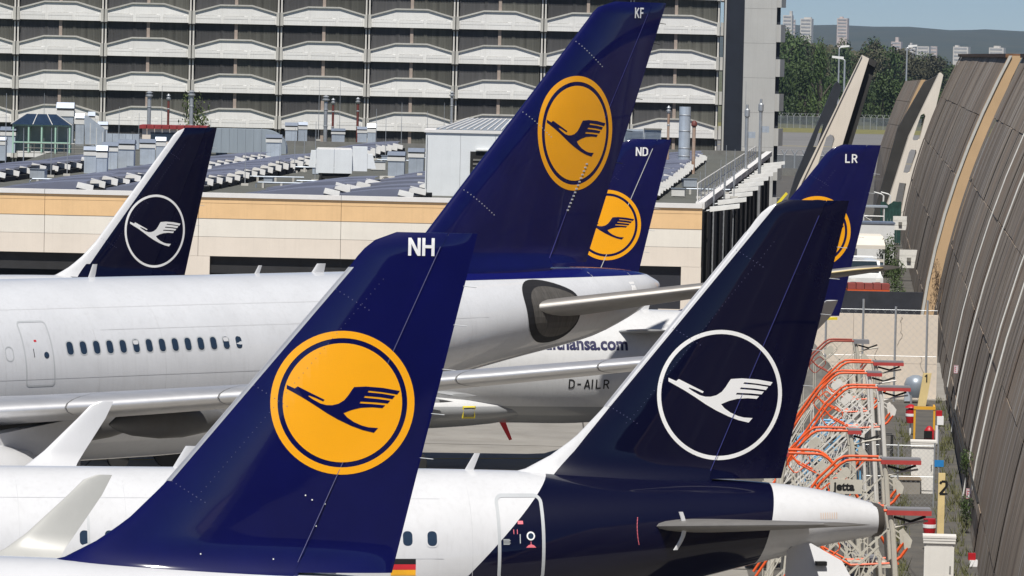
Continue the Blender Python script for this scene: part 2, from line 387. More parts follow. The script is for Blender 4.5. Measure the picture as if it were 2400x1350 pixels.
# ================================================================== parking garage
M['gar_white'] = mat('precast_white', (.71,.705,.685), .7, var=.06, scale=.6, streak=.16, dirt=.06, rnd=.06)
M['gar_rim'] = mat('precast_grey_rim', (.47,.46,.425), .8, var=.1, streak=.2, rnd=.1)
M['gar_mullion'] = mat('mullion_light', (.58,.56,.52), .7, var=.08)
M['gar_tan'] = mat('mullion_tan', (.33,.27,.23), .8, var=.12)
M['shadow_gap'] = mat('gap_shade_and_black_parts', (.016,.016,.016), .9)  # shade in gaps put into flat black; also plain cables and props
def louvre_mat(name, c1, c2, ph):
    ma = mat(name, c1, .7, col2=c2, scale=2.2, stretch=(2.2,1,.05), var=.2, rnd=.3); return ma
M['louvre_a'] = louvre_mat('louvre_olive', (.05,.05,.042), (.115,.115,.1), 0)
M['louvre_b'] = louvre_mat('louvre_grey', (.042,.042,.043), (.075,.074,.076), 1)
GY = 428.6; p0 = at(862, 63, GY); BW, FH = 7.36, 2.885
gar = thing('parking_garage', 'long white parking garage with arched parapets and dark louvres across the top left', 'building', (p0.x, p0.y, 0), R(-1.2))
zr = lambda j: p0.z+j*FH
E, PK = .93, 1.52
pp = [(0,0),(BW-.5,0),(BW-.5,E),(BW*.68-.25,PK),(BW*.32-.25,PK),(0,E)]
parM = MB().prism(pp, lambda u, v: (u, 0, v), lambda u, v: (u, .35, v)).mesh('parapet', M['gar_white'])
b = MB()
tp = [pp[2], pp[3], pp[4], pp[5]]
for (a, c) in zip(tp, tp[1:]): b.bar((a[0], .12, a[1]+.02), (c[0], .12, c[1]+.02), .5, .12)
rimM = b.mesh('parapet_rim', M['gar_rim'])
b = MB().box(0, 2.03, -.05, 0, 0, .36); b.box(0, 2.03, -.05, 0, .385, .6); ledM = b.mesh('ledge', M['gar_white'])
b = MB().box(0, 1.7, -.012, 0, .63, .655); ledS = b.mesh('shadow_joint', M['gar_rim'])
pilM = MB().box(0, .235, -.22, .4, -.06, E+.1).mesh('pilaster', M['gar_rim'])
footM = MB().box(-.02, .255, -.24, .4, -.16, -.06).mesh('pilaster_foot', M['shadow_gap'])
colM = MB().box(0, .13, -.06, .2, 0, FH-E).mesh('mullion', M['gar_mullion'])
tanM = MB().box(0, .26, -.02, .2, 0, FH-.9).mesh('mullion', M['gar_tan'])
def louv(mt):
    b = MB(); n = 26; w_ = (BW-.6)/2/n; 
    for k in range(n): b.box(k*w_, k*w_+w_*.55, 0, .06, 0, FH-.1)
    b.box(0, n*w_, .06, .1, 0, FH-.1); return b.mesh('louvre_panel', mt)
louA, louB = louv(M['louvre_a']), louv(M['louvre_b'])
for i in range(-5, 4):
    for j in range(-5, 2):
        x = i*BW; z = zr(j)
        pr = link('parapet', parM, gar, (x+.25, 0, z)); link('parapet_rim', rimM, pr)
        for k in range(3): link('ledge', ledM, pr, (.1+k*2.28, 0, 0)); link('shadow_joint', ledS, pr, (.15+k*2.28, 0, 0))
        link('louvre_panel', louB, gar, (x+.3, .32, z-FH+E*.5)); link('louvre_panel', louA, gar, (x+BW/2, .32, z-FH+E*.5))
        link('mullion', tanM, gar, (x+BW/2-.13, .26, z-FH+.9))
        link('mullion', colM, gar, (x-.2, .1, z-FH+E)); link('mullion', colM, gar, (x+.07, .1, z-FH+E))
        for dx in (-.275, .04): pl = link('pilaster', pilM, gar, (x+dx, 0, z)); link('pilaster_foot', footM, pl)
xr = 4*BW
for j in range(-5, 2):
    for dx in (-.275, .04): pl = link('pilaster', pilM, gar, (xr+dx, 0, zr(j))); link('pilaster_foot', footM, pl)
    link('mullion', colM, gar, (xr-.2, .1, zr(j)-FH+E))
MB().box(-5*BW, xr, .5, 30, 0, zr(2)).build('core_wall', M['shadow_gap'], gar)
# stair tower
M['tow_light'] = mat('tower_render', (.43,.43,.415), .8, var=.06, scale=.4, streak=.15)
M['tow_dark'] = mat('tower_dark_cladding', (.014,.018,.028), .5, var=.2, scale=1)
tw = thing('stair_tower', 'light grey stair tower with dark vertical strip at the garage end', 'tower', (p0.x, p0.y, 0), R(-1.2))
sx = lambda px: (px-862)/28.0+.12
MB().box(xr+.35, sx(1697), .3, 4, 0, zr(2)).build('side_strip', M['tow_light'], tw)
MB().box(sx(1695), sx(1741), .9, 4, 0, zr(2)).build('dark_strip', M['tow_dark'], tw)
for j in range(-6, 3): 
    MB().box(sx(1739), sx(1814), -.6, 4, zr(j)-.62, zr(j)+FH-.635).build('wall_panel', M['tow_light'], tw)
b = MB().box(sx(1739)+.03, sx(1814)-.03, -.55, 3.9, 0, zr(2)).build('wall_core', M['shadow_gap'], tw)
tooth = MB().prism([(0,0),(.38,0),(.8,1.6),(0,1.6)], lambda u, v: (u, v, 0), lambda u, v: (u, v, 1.45)).mesh('balcony', M['tow_light'])
for j in range(-6, 3):
    link('balcony', tooth, tw, (sx(1814), -.3, zr(j)-.5)); 
MB().box(sx(1814), sx(1814)+.35, .4, 4, 0, zr(2)).build('side_wall', M['tow_dark'], tw)
# ================================================================== hangar with striped front and its roof
HY = 255.0; HZ = 7.6; RZ = 7.3
M['stripe'] = mat('orange_stripe', (.73,.49,.26), .8, var=.06, scale=.8, streak=.08)
M['beige'] = mat('beige_render', (.70,.63,.55), .85, var=.05, scale=.6, streak=.06)
M['beige_hi'] = mat('pale_beige_render', (.72,.68,.61), .85, var=.05, scale=.6, streak=.06)
M['coping'] = mat('coping_white', (.68,.67,.66), .7, var=.05)
M['dark_in'] = mat('dark_interior', (.02,.02,.022), .8, var=.3, scale=1)
M['navy_wall'] = mat('side_wall_navy', (.02,.022,.03), .7, var=.35, scale=.5, stretch=(1,1,.1))  # near-black navy with vertical variation, far darker than the front
M['roof_felt'] = mat('roof_felt', (.075,.078,.068), .9, var=.3, scale=.4, bump=.4, bscale=3, col2=(.12,.122,.108))
X = lambda px, py=480: at(px, py, HY).x
XL, XR = X(-160), X(1646, 500)
han = thing('hangar', 'low hangar with beige front and orange stripe under the cluttered roof', 'building', (0, HY, 0))
far = on_z(1815, 350, HZ); ux = (far.x-XR)/(far.y-HY)
jx = [XL, X(105), X(466), X(800), X(1105), X(1360), XR]
for a, c in zip(jx, jx[1:]):
    MB().box(a+.01, c-.01, -.02, .3, 7.1, 7.37).build('stripe_panel', M['stripe'], han)
    MB().box(a+.01, c-.01, -.02, .3, 6.33, 7.085).build('stripe_panel', M['stripe'], han)
    MB().box(a+.01, c-.01, 0, .3, 5.42, 6.32).build('wall_panel', M['beige_hi'], han)
    MB().box(a+.01, c-.01, 0, .3, 4.45, 5.405).build('wall_panel', M['beige'], han)
    MB().box(a, c-.02, -.1, .45, 7.38, HZ).build('coping', M['coping'], han)
doors = [(X(-150), X(434)), (X(494), X(1010)), (X(1075), X(1430)), (X(1497), X(1600))]
ed = [XL]+[v for dd in doors for v in dd]+[XR]
for k in range(0, len(ed), 2):
    if ed[k+1]-ed[k] > .05: MB().box(ed[k], ed[k+1], .005, .3, 0, 4.44).build('pier', M['beige'], han)
MB().box(XL, XR, 14, 14.2, 0, 7).build('inner_wall', M['dark_in'], han)
MB().box(XL, XR, .31, 14, 0, .03).build('inner_floor', M['dark_in'], han)
for k, (a, c) in enumerate(doors):
    MB().box(a, c, .26, .34, 3.6 if k < 3 else .1, 4.46).build('door_curtain', M['dark_in'] if k < 3 else M['navy_wall'], han)
RD = 136.0
MB().add([(XL, .3, RZ), (XR, .3, RZ), (XR+ux*RD, RD, RZ), (XL-4, RD, RZ)], [(0,1,2,3)]).build('roof', M['roof_felt'], han, recalc=False)
b = MB(); b.loft([[(XR, .3, 0), (XR, .3, HZ-.02)], [(XR+ux*RD, RD, 0), (XR+ux*RD, RD, HZ-.02)]], False); b.build('side_wall', M['navy_wall'], han, recalc=False)
MB().bar((XR-.1, .5, HZ-.1), (XR-.1+ux*RD, RD, HZ-.1), .45, .35).build('edge_coping', M['coping'], han)
for k in range(14):
    y = 4+k*9.2; MB().bar((XR+ux*y+.06, y, 0), (XR+ux*y+.06, y, HZ-.3), .16, .3).build('wall_batten', M['shadow_gap'], han)
MB().box(XL-4, XR+ux*RD, RD, RD+.4, 0, RZ+.35).build('rear_wall', M['kerb_wall'], han)

# ---- roof lights: rows of curved shells with white gables
M['slate'] = mat('shell_membrane', (.145,.158,.215), .55, var=.08, scale=.8)
M['gable_white'] = mat('gable_white', (.75,.75,.74), .6, var=.05)
M['gable_blue'] = mat('shell_shade_blue', (.05,.065,.13), .5, var=.2)
nx_ = 9; SW = 5.6
def shell_mesh():
    b = MB(); rings = []
    for j in range(5):
        y = 3.9*j/4; arch = .04*math.sin(math.pi*j/4); ring = []
        for i in range(nx_): u = i/(nx_-1); ring.append((-SW+SW*u, y, .05+(.72+arch)*math.sin(math.pi/2*u)**1.2))
        rings.append(ring)
    b.loft(rings, False)
    b.add([(-SW,0,0)]+[tuple(p) for p in rings[0]]+[(0,0,0)], [tuple(range(nx_+2))]); return b.mesh('shell', M['slate'], smooth=40, recalc=True)
SH = shell_mesh()
GB = MB().loft([[(-.5,-.06,.42),(.3,-.06,.25),(.34,-.06,.55),(-.42,-.06,.72)],[(-.48,.06,.42),(.3,.06,.25),(.34,.06,.55),(-.4,.06,.72)]], True, True, True).mesh('gable', M['gable_white'])
GD = MB().box(-.4, .2, .3, 3.6, 0, .3).mesh('gable_gap', M['shadow_gap'])
def roof_row(p, q, label):
    a, c = on_z(*p, RZ+.55), on_z(*q, RZ+.55); d = c-a; d.z = 0; a = a+d.normalized()*max(0, (HY+1.2-a.y)); d = c-a; d.z = 0; L = d.length; n = max(2, int(L/4.0)); ang = math.atan2(-d.x, d.y)
    t = thing('roof_light_row', label, 'roof light', (a.x, a.y, RZ), ang, 'curved roof light rows')
    for k in range(n):
        s = link('shell', SH, t, (0, k*L/n, 0)); s.scale = (random.uniform(.92, 1.08), 1, random.uniform(.85, 1.15)); g = link('gable', GB, s); link('gable_gap', GD, s)
random.seed(4)
roof_row((0,403), (260,372), 'row of curved roof lights beside the green glass kiosk at far left')
roof_row((134,443), (640,362), 'long row of curved roof lights passing behind the far left fin')
roof_row((440,432), (760,368), 'long row of curved roof lights left of the white roof cabin')
roof_row((725,457), (900,420), 'row of curved roof lights under the white roof cabin')
roof_row((900,460), (1010,438), 'short row of curved roof lights in front of the white penthouse')
roof_row((840,360), (945,338), 'small far row of curved roof lights behind the two vent shafts')
roof_row((1535,445), (1650,362), 'row of curved roof lights around the big steel chimney')
roof_row((1000,430), (1100,408), 'row of curved roof lights hidden beside the penthouse')

# ---- vents
M['galv_lt'] = mat('galvanised_sheet', (.48,.535,.6), .42, metal=.35, var=.14, scale=1.2, streak=.25, rnd=.14)
M['galv_top'] = mat('sky_tinted_sheet', (.2,.235,.3), .35, metal=.3, var=.15)  # blue-grey reflection of the sky put into the sheet colour
M['vent_band'] = mat('vent_collar', (.62,.62,.6), .5, var=.08)
M['vent_dark'] = mat('hood_shade_and_dark_metal', (.16,.155,.14), .6, var=.2)  # painted shade under vent hoods; also plain dark rails and slats
def base(px, yb, z=RZ): p = on_z(px, yb, z); return p, FPX/p.y
VG = 'sheet-metal vent shafts on the hangar roof'
def vent(x0, x1, yt, yb, label, flare=False, low=False):
    p, s = base((x0+x1)/2, yb); w_ = (x1-x0)/s; h = (yb-yt)/s
    t = thing('vent_shaft', label, 'vent', (p.x, p.y, RZ), R(random.uniform(-4, 4)), VG); d = w_*.8; e = w_*.47
    MB().box(-e, e, -d/2, d/2, 0 if not flare else .4, h*.72).build('shaft', M['galv_lt'], t)
    if flare: MB().loft([[(-e*1.35,-d*.7,0),(e*1.35,-d*.7,0),(e*1.35,d*.7,0),(-e*1.35,d*.7,0)],[(-e,-d/2,.42),(e,-d/2,.42),(e,d/2,.42),(-e,d/2,.42)]], True, True, True).build('flared_base', M['galv_lt'], t)
    MB().box(-w_/2*1.04, w_/2*1.04, -d*.56, d*.56, h*.66, h*.8).build('collar', M['vent_band'], t)
    MB().box(-w_/2*.97, w_/2*.97, -d*.5, d*.5, h*.8, h*.86).build('hood_shade_band', M['vent_dark'], t)  # dark band painted for the shade under the hood
    MB().loft([[(-w_/2*1.06,-d*.62,h*.86),(w_/2*1.06,-d*.62,h*.86),(w_/2*1.06,d*.62,h*.86),(-w_/2*1.06,d*.62,h*.86)],[(-w_/2*1.04,-d*.3,h),(w_/2*1.04,-d*.3,h),(w_/2*1.04,d*.3,h),(-w_/2*1.04,d*.3,h)]], True, True, True).build('hood', M['galv_top'], t)
V = [(2,38,297,358,'vent shaft left of the green glass kiosk'),(-6,15,321,376,'vent shaft cut by the left picture edge'),(196,226,343,406,'vent shaft, leftmost of the group left of the far fin'),
 (226,252,341,425,'slim vent shaft with a flared foot left of the far fin',True),(239,276,333,396,'vent shaft behind the flared one'),(277,316,327,394,'widest vent shaft left of the far fin'),
 (327,364,326,386,'vent shaft just touching the far fin'),(364,388,321,384,'vent shaft half hidden by the far fin'),(309,331,280,303,'small vent left of the red roof edge'),(469,498,274,300,'small white-topped vent right of the roof tree'),
 (505,533,307,362,'vent shaft just right of the far fin'),(572,597,302,359,'vent shaft in front of the barrel shed'),(623,660,315,370,'vent shaft at the round end of the barrel shed'),(668,697,287,340,'white-topped vent shaft right of the barrel shed'),
 (698,720,286,336,'vent shaft beside the white-topped one'),(776,808,301,340,'vent shaft behind the white roof cabin'),(837,860,297,340,'shorter vent shaft of the pair right of the roof cabin'),(860,880,290,350,'taller vent shaft of the pair right of the roof cabin'),
 (909,949,355,420,'tan-hooded vent shaft in front of the penthouse'),(957,994,347,411,'wide vent shaft touching the penthouse'),(176,197,266,340,'tall duct box right of the kiosk'),(133,173,240,335,'tall dark-hooded vent behind the kiosk'),(206,222,262,330,'small vent behind the sloping duct'),(229,252,285,338,'low dark vent behind the sloping duct')]
for v in V: vent(*v[:5], flare=len(v) > 5)
# ---- sloping duct, barrel shed, plant box
p, s = base(215, 342); t = thing('sloping_duct', 'sloping sheet-metal duct between the kiosk and the red roof edge', 'duct', (p.x, p.y, RZ))
MB().prism([(-.45,.1),(.25,0),(.95,.0),(.95,1.2),(-.4,2.2),(-.55,2.2)], lambda u, v: (u, -.5, v), lambda u, v: (u, .6, v)).build('duct_body', M['galv_lt'], t)
for u in (-.1, .35, .8): MB().box(u, u+.04, -.53, -.5, .05, 1.9-(u+.4)*.75).build('duct_seam', M['vent_band'], t)
p, s = base(285, 352); t = thing('plant_enclosure', 'long grey plant enclosure in front of the red roof edge', 'enclosure', (p.x, p.y, RZ))
for k in range(5): MB().box(-1.1+k*.47, -1.1+k*.47+.45, -.3, .6, .1, 1.15).build('panel', M['galv_lt'], t)
p, s = base(405, 352); t = thing('plant_room', 'low plant room with dark window and red roof edge behind the far fin', 'plant room', (p.x, p.y, RZ))
M['red_edge'] = mat('red_roof_edge', (.25,.03,.03), .6, var=.25)
MB().box(-2.2, 2.2, 0, 3, 0, 1.5).build('wall', M['beige'], t); MB().box(-1.6, 1.9, -.04, 0, .65, 1.25).build('window', M['glass'], t)
for k in range(9): MB().box(-2.4+k*.54, -2.4+k*.54+.5, -.25, 3.2, 1.5, 1.75).build('roof_panel', M['red_edge'], t)
p, s = base(575, 366); t = thing('barrel_shed', 'grey barrel-ended plant shed with vertical sheets behind vent shafts', 'shed', (p.x, p.y, RZ))
M['shed_grey'] = mat('shed_sheet', (.3,.345,.385), .5, metal=.2, var=.08, scale=1, stretch=(2,1,.2))
bw = 95/s
for k in range(7): MB().box(-bw+k*bw*.2, -bw+k*bw*.2+bw*.196, 0, 2.5, .2, 1.85).build('wall_sheet', M['shed_grey'], t)
MB().loft([[(bw*.4+.0, y, .2), (bw*.4, y, 1.85)]+[(bw*.4+bw*.6*math.sin(R(a)), y, .55+1.3*math.cos(R(a))) for a in range(10, 91, 10)]+[(bw, y, .2)] for y in (0, 2.5)], True, True, True).build('rounded_end', M['shed_grey'], t)
# ---- kiosk
M['kiosk_green'] = mat('kiosk_green_frame', (.36,.55,.45), .5, var=.06)
M['kiosk_roof'] = mat('kiosk_roof_glass', (.02,.035,.065), .12, coat=.5, var=.2)
M['clear'] = mat('kiosk_glass', (.28,.36,.36), .1, var=.2, scale=1)
p, s = base(96, 360); t = thing('glass_kiosk', 'glass kiosk with mint green frame and dark hipped glass roof', 'kiosk', (p.x, p.y, RZ), R(3)); kw = 66/s; kh = 66/s
for x in (-kw, -kw*.45, .02, kw*.5, kw):
    for y in (0, 2.6): MB().box(x-.05, x+.05, y-.05, y+.05, 0, kh).build('post', M['kiosk_green'], t)
for z in (.75, kh): 
    for y in (0, 2.6): MB().box(-kw, kw, y-.045, y+.045, z-.04, z+.04).build('rail', M['kiosk_green'], t)
for (xa, xb) in ((-kw,-kw*.45),(-kw*.45,.02),(.02,kw*.5),(kw*.5,kw)): MB().box(xa+.07, xb-.07, 2.58, 2.61, .1, kh-.05).build('pane', M['clear'], t)
R0 = [(-kw-.15,-.15,kh+.04),(kw+.15,-.15,kh+.04),(kw+.15,2.75,kh+.04),(-kw-.15,2.75,kh+.04)]; R1 = [(-kw*.55,1.2,kh+.75),(kw*.5,1.2,kh+.75),(kw*.5,1.4,kh+.75),(-kw*.55,1.4,kh+.75)]
MB().loft([R0, R1], True, True, True).build('roof', M['kiosk_roof'], t)
for u in (.0, .36, .68, 1.0):
    a = Vector(R0[0]).lerp(Vector(R0[1]), u); c = Vector(R1[0]).lerp(Vector(R1[1]), u); MB().bar(a+Vector((0,-.02,.02)), c+Vector((0,-.02,.02)), .04).build('roof_rib', M['vent_band'], t)
p, s = base(150, 372); t = thing('roof_railing', 'dark railing in front of the glass kiosk', 'railing', (p.x, p.y, RZ))
for z in (.35, .65, .95): MB().tube([(-2.6,0,z),(2.0,0,z)], .025, 5).build('rail', M['vent_dark'], t)
for k in range(8): MB().tube([(-2.6+k*.65,0,0),(-2.6+k*.65,0,.97)], .025, 5).build('post', M['vent_dark'], t)
# ---- roof cabin, air conditioners, penthouse
M['cab_white'] = mat('cabin_white', (.68,.71,.73), .5, var=.04, streak=.06)
p, s = base(782, 432); t = thing('roof_cabin', 'white roof cabin of two boxes raised on a dark base', 'cabin', (p.x, p.y, RZ), R(2)); w_ = 84/s
MB().box(-w_/2, -.01, 0, 1.6, .62, 1.95).build('cabin_panel', M['cab_white'], t); MB().box(.01, w_/2, 0, 1.6, .62, 1.95).build('cabin_panel', M['cab_white'], t)
MB().box(-w_/2+.05, w_/2-.05, .05, 1.55, 1.95, 2.02).build('cabin_roof', M['coping'], t)
MB().box(w_/2+.02, w_/2+.85, .6, 2.6, .75, 2.1).build('cabin_panel', M['cab_white'], t)
MB().prism([(w_/2+.86,.9),(w_/2+1.35,.9),(w_/2+1.15,1.7),(w_/2+.86,1.7)], lambda u, v: (u, .7, v), lambda u, v: (u, 2.4, v)).build('cabin_flap', M['cab_white'], t)
MB().prism([(-w_/2-.42,.9),(-w_/2-.02,.9),(-w_/2-.02,1.85),(-w_/2-.3,1.85)], lambda u, v: (u, .7, v), lambda u, v: (u, 2.0, v)).build('cabin_flap', M['cab_white'], t)
MB().prism([(-w_/2+.12,.6),(w_/2-.05,.6),(w_/2-.35,.3),(-w_/2+.4,.3)], lambda u, v: (u, .1, v), lambda u, v: (u, 1.5, v)).build('dark_base', M['shadow_gap'], t)
MB().bar((-w_/2+.3,.1,.55), (-w_/2+.18,-.05,-.05), .12).build('prop', M['shadow_gap'], t)
for x in (-.6, .6): MB().box(x-.1, x+.1, .4, 1.2, 0, .32).build('foot', M['shadow_gap'], t)
M['ac'] = mat('ac_housing', (.6,.58,.52), .6, var=.06)
for (px, yb, w0, lab) in ((907, 436, 35, 'beige air conditioner with round fan, left one by the penthouse'), (957, 442, 33, 'beige air conditioner with round fan, middle one by the penthouse'), (983, 438, 12, 'small upright air conditioner against the penthouse')):
    p, s = base(px, yb); t = thing('air_conditioner', lab, 'air conditioner', (p.x, p.y, RZ), 0, 'air conditioners by the penthouse'); w_ = w0/s; h = .55
    MB().box(-w_/2, w_/2, 0, .4, .05, h if w0 > 20 else .75).build('housing', M['ac'], t)
    if w0 > 20:
        MB().lathe((-.08, -.02, .3), [(.01,0),(.23,0),(.23,.03)], 20, 'y').build('fan_grille', M['vent_dark'], t)
        for k in range(3): MB().bar((-.08,-.035,.3), (-.08+.2*math.cos(k*2.1+.4),-.035,.3+.2*math.sin(k*2.1+.4)), .05, .01, (0,1,0)).build('fan_blade', M['ac'], t)
p, s = base(995, 458); q = base(1240, 462)[0]
t = thing('penthouse', 'white roof penthouse with dark louvre door and sheet metal roof', 'penthouse', (p.x, p.y, RZ)); W = q.x-p.x; H = 148/s
for k in range(3): MB().box(k*W/3+.006, (k+1)*W/3-.006, 0, 5, 0, H).build('wall_panel', M['cab_white'], t)
MB().box(-.08, W, -.08, 5.1, H, H+.14).build('parapet', M['coping'], t)
MB().box(105/s, 220/s, -.05, 0, .0, H-.95).build('door_frame', M['shadow_gap'], t)
for k in range(9): MB().box(112/s, 218/s, -.09, -.05, .12+k*.22, .22+k*.22).build('slat', M['vent_dark'], t)
MB().box(118/s, 200/s, -.2, 0, H-.9, H-.84).build('door_canopy', M['vent_band'], t)
for x in (.08,): MB().tube([(x,-.1,.1),(x,-.1,H-.15)], .025, 6).build('downpipe', M['galv'], t)
M['zinc'] = mat('zinc_roof', (.28,.32,.37), .4, metal=.3, var=.1)
MB().loft([[(.5,1.0,H+.15),(W,1.0,H+.15),(W,6,H+.15),(.5,6,H+.15)],[(2.2,2.6,H+.72),(W,2.6,H+.72),(W,4,H+.72),(2.2,4,H+.72)]], True, True, True).build('roof', M['zinc'], t)
for k in range(14): u = k/13; MB().bar((.7+u*(W-.8),1.0,H+.2), (2.2+u*(W-2.2),2.6,H+.76), .05).build('roof_rib', M['coping'], t)
# ---- chimneys, masts, rods
M['rust_red'] = mat('red_brown_flue', (.14,.035,.028), .6, var=.3, scale=3)
M['rust'] = mat('rusty_flue', (.3,.16,.1), .8, var=.4, scale=2, col2=(.42,.36,.3))
def flue(px, yt, yb, r, mt, label, cap=True, Yb=None):
    p, s = base(px, Yb or yb); z1 = at(px, yt, p.y).z; t = thing('flue', label, 'chimney', (p.x, p.y, RZ), 0, 'slim flues on the hangar roof'); h = z1-RZ; r = r/s
    MB().tube([(0,0,0),(0,0,h-.4)], r, 12).build('pipe', M[mt], t, smooth=40)
    if cap:
        MB().lathe((0,0,h-.45), [(r*.9,0),(r*1.9,.12),(r*1.9,.2),(r*1.1,.26),(r*1.1,.34),(r*1.8,.38),(r*.4,.52)], 14).build('cowl', M['galv'], t, smooth=40)
    for z in (h*.35, h*.7): MB().lathe((0,0,z), [(r*1.02,0),(r*1.2,.02),(r*1.2,.08),(r*1.02,.1)], 12).build('collar', M['galv'], t)
for a in [(348,215,338,4.5,'galv','silver flue left of the red one and the roof tree'),(393,222,338,2.8,'rust_red','dark red flue between two silver ones'),(447,213,338,4.6,'galv','silver flue in front of the roof tree'),
          (762,225,336,4.5,'galv','silver flue left of the thin red flue near the roof cabin'),(779,232,336,2.8,'rust_red','thin red flue right of a silver one near the roof cabin'),(837,230,336,3,'rust_red','thin red flue standing alone behind the vent pair'),
          (1057,215,330,3.2,'galv','slim silver flue in front of the penthouse roof'),(1564,250,400,3,'rust','thin rusty pipe right of the tall fin')]: flue(*a[:5], a[5])
p, s = base(1603, 372, RZ+.9); t = thing('steel_chimney', 'thick ribbed steel chimney beside a rusty pipe', 'chimney', (p.x, p.y, RZ)); h = at(1603, 250, p.y).z-RZ; r = 13.5/s
MB().tube([(0,0,0),(0,0,h)], r, 24).build('pipe', M['galv_lt'], t, smooth=40)
for u in (.18, .24, .36, .62, .86): MB().lathe((0,0,h*u), [(r,0),(r*1.05,.02),(r*1.05,.07),(r,.09)], 24).build('joint_ring', M['galv'], t)
MB().lathe((0,0,h-.02), [(r*.9,0),(r*.9,.03)], 24).build('mouth', M['shadow_gap'], t)
p, s = base(1625, 375, RZ+.9); t = thing('rusty_pipe', 'rusty pipe with domed cap right of the thick steel chimney', 'chimney', (p.x, p.y, RZ)); h = at(1625, 285, p.y).z-RZ; r = 4.2/s
MB().tube([(0,0,0),(0,0,h-.2)], r, 12).build('pipe', M['rust'], t, smooth=40); MB().lathe((0,0,h-.35), [(r,0),(r*1.7,.1),(r*1.6,.3),(r*.6,.42)], 14).build('cap', M['rust_red'], t, smooth=40)
p, s = base(1508, 345, RZ+.4); t = thing('louvred_plant_box', 'grey louvred plant box behind the fin lettered ND', 'plant box', (p.x, p.y, RZ)); 
for i, (xa, xb) in enumerate(((-1.5,.0),(.05,1.35))):
    MB().box(xa, xb, 0, 1.6, .1, 1.75).build('housing', M['galv_lt'], t)
    for k in range(9): MB().box(xa+.06, xb-.06, -.05, 0, .75+k*.105, .80+k*.105).build('slat', M['zinc'], t)
MB().box(.05, 1.4, -.15, 1.7, 1.75, 1.85).build('roof_sheet', M['vent_dark'], t)
random.seed(21)
rods = [(12,402,218),(54,404,300),(119,415,300),(157,412,300),(102,330,218),(152,300,210),(215,300,236),(278,345,250),(325,330,265),(378,315,200),(422,330,290),(493,350,280),(610,410,300),(574,435,352),(690,405,300),(712,402,310),(738,425,285),(746,330,185),(655,410,330),(795,335,190),(880,375,255),(903,370,265),(940,350,240),(1000,360,260),(1040,330,240),(1720,465,350),(1700,455,340),(1745,350,190),(1652,455,380),(1688,455,375),(1640,465,402)]
for i, (px, yb, yt) in enumerate(rods):
    p, s = base(px, yb); h = at(px, yt, p.y).z-RZ
    t = thing('lightning_rod', 'thin grey lightning rod standing on a roof block', 'lightning rod', (p.x, p.y, RZ), 0, 'lightning rods on the hangar roof')
    MB().tube([(0,0,0),(0,0,h)], [.028,.014], 5).build('rod', M['galv'], t); MB().box(-.2,.2,-.2,.2,0,.12).build('foot_block', M['gar_rim'], t)
for (px, yt, yb, lab) in ((1746,254,480,'antenna mast, left and shorter of the pair at the roof edge'), (1778,241,478,'antenna mast, right and taller of the pair at the roof edge')):
    p = at(px, yb, 330); zt = at(px, yt, 330).z; zb = at(px, yb, 330).z; t = thing('antenna_mast', lab, 'mast', (p.x, 330, 0), 0, 'antenna masts at the roof edge')
    MB().tube([(0,0,0),(0,0,zt)], .1, 8).build('pole', M['galv'], t); MB().lathe((0,0,zt-.6), [(.1,0),(.17,.1),(.17,.5),(.08,.6),(.08,.85)], 10).build('antenna_head', M['galv'], t)
    MB().box(.1,.55,-.2,.2,zt-1.9,zt-1.5).build('junction_box', M['galv_lt'], t)
# ---- railing and arm lights along the right roof edge
eg = lambda y: (XR-.3+ux*y)
t = thing('edge_railing', 'thin white railing along the right edge of the hangar roof', 'railing', (0, HY, HZ))
for k in range(22): y = 1+k*5; MB().tube([(eg(y),y,-.2),(eg(y),y,1.0)], .03, 5).build('post', M['coping'], t)
for z in (.5, 1.0): MB().tube([(eg(1),1,z),(eg(106),106,z)], .028, 5).build('rail', M['coping'], t)
for k in range(10):
    y = 3+k*11.5; zz = HZ-.35
    t = thing('arm_light', ['nearest', 'second', 'third', 'fourth', 'fifth', 'sixth', 'seventh', 'eighth', 'ninth', 'farthest'][k]+' white arm light along the roof edge, counted from the corner', 'floodlight', (XR+ux*y, HY+y, zz), 0, 'arm lights along the hangar roof edge')
    MB().tube([(0,0,-.1),(.5,-.1,0)], .05, 6).build('arm', M['galv'], t); MB().loft([[(.25,-.35,-.12),(.25,.25,-.12),(.25,.25,.12),(.25,-.35,.12)],[(1.75,-.3,.1),(1.75,.15,.1),(1.75,.15,.32),(1.75,-.3,.32)]], True, True, True).build('lamp_head', M['lamp_white'], t)
for k in range(3):
    y = 6+k*16; x = XR+ux*y+.35
    t = thing('wall_ladder', ['thin ladder on the dark side wall, nearest the corner', 'thin ladder on the dark side wall, middle one', 'thin ladder on the dark side wall, farthest one'][k], 'ladder', (x, HY+y, 0))
    for dy in (0, .6): MB().tube([(0,dy,.5),(0,dy,HZ+.8)], .03, 5).build('stile', M['galv'], t)
    for j in range(20): MB().tube([(0,0,.7+j*.36),(0,.6,.7+j*.36)], .02, 4).build('rung', M['galv'], t)
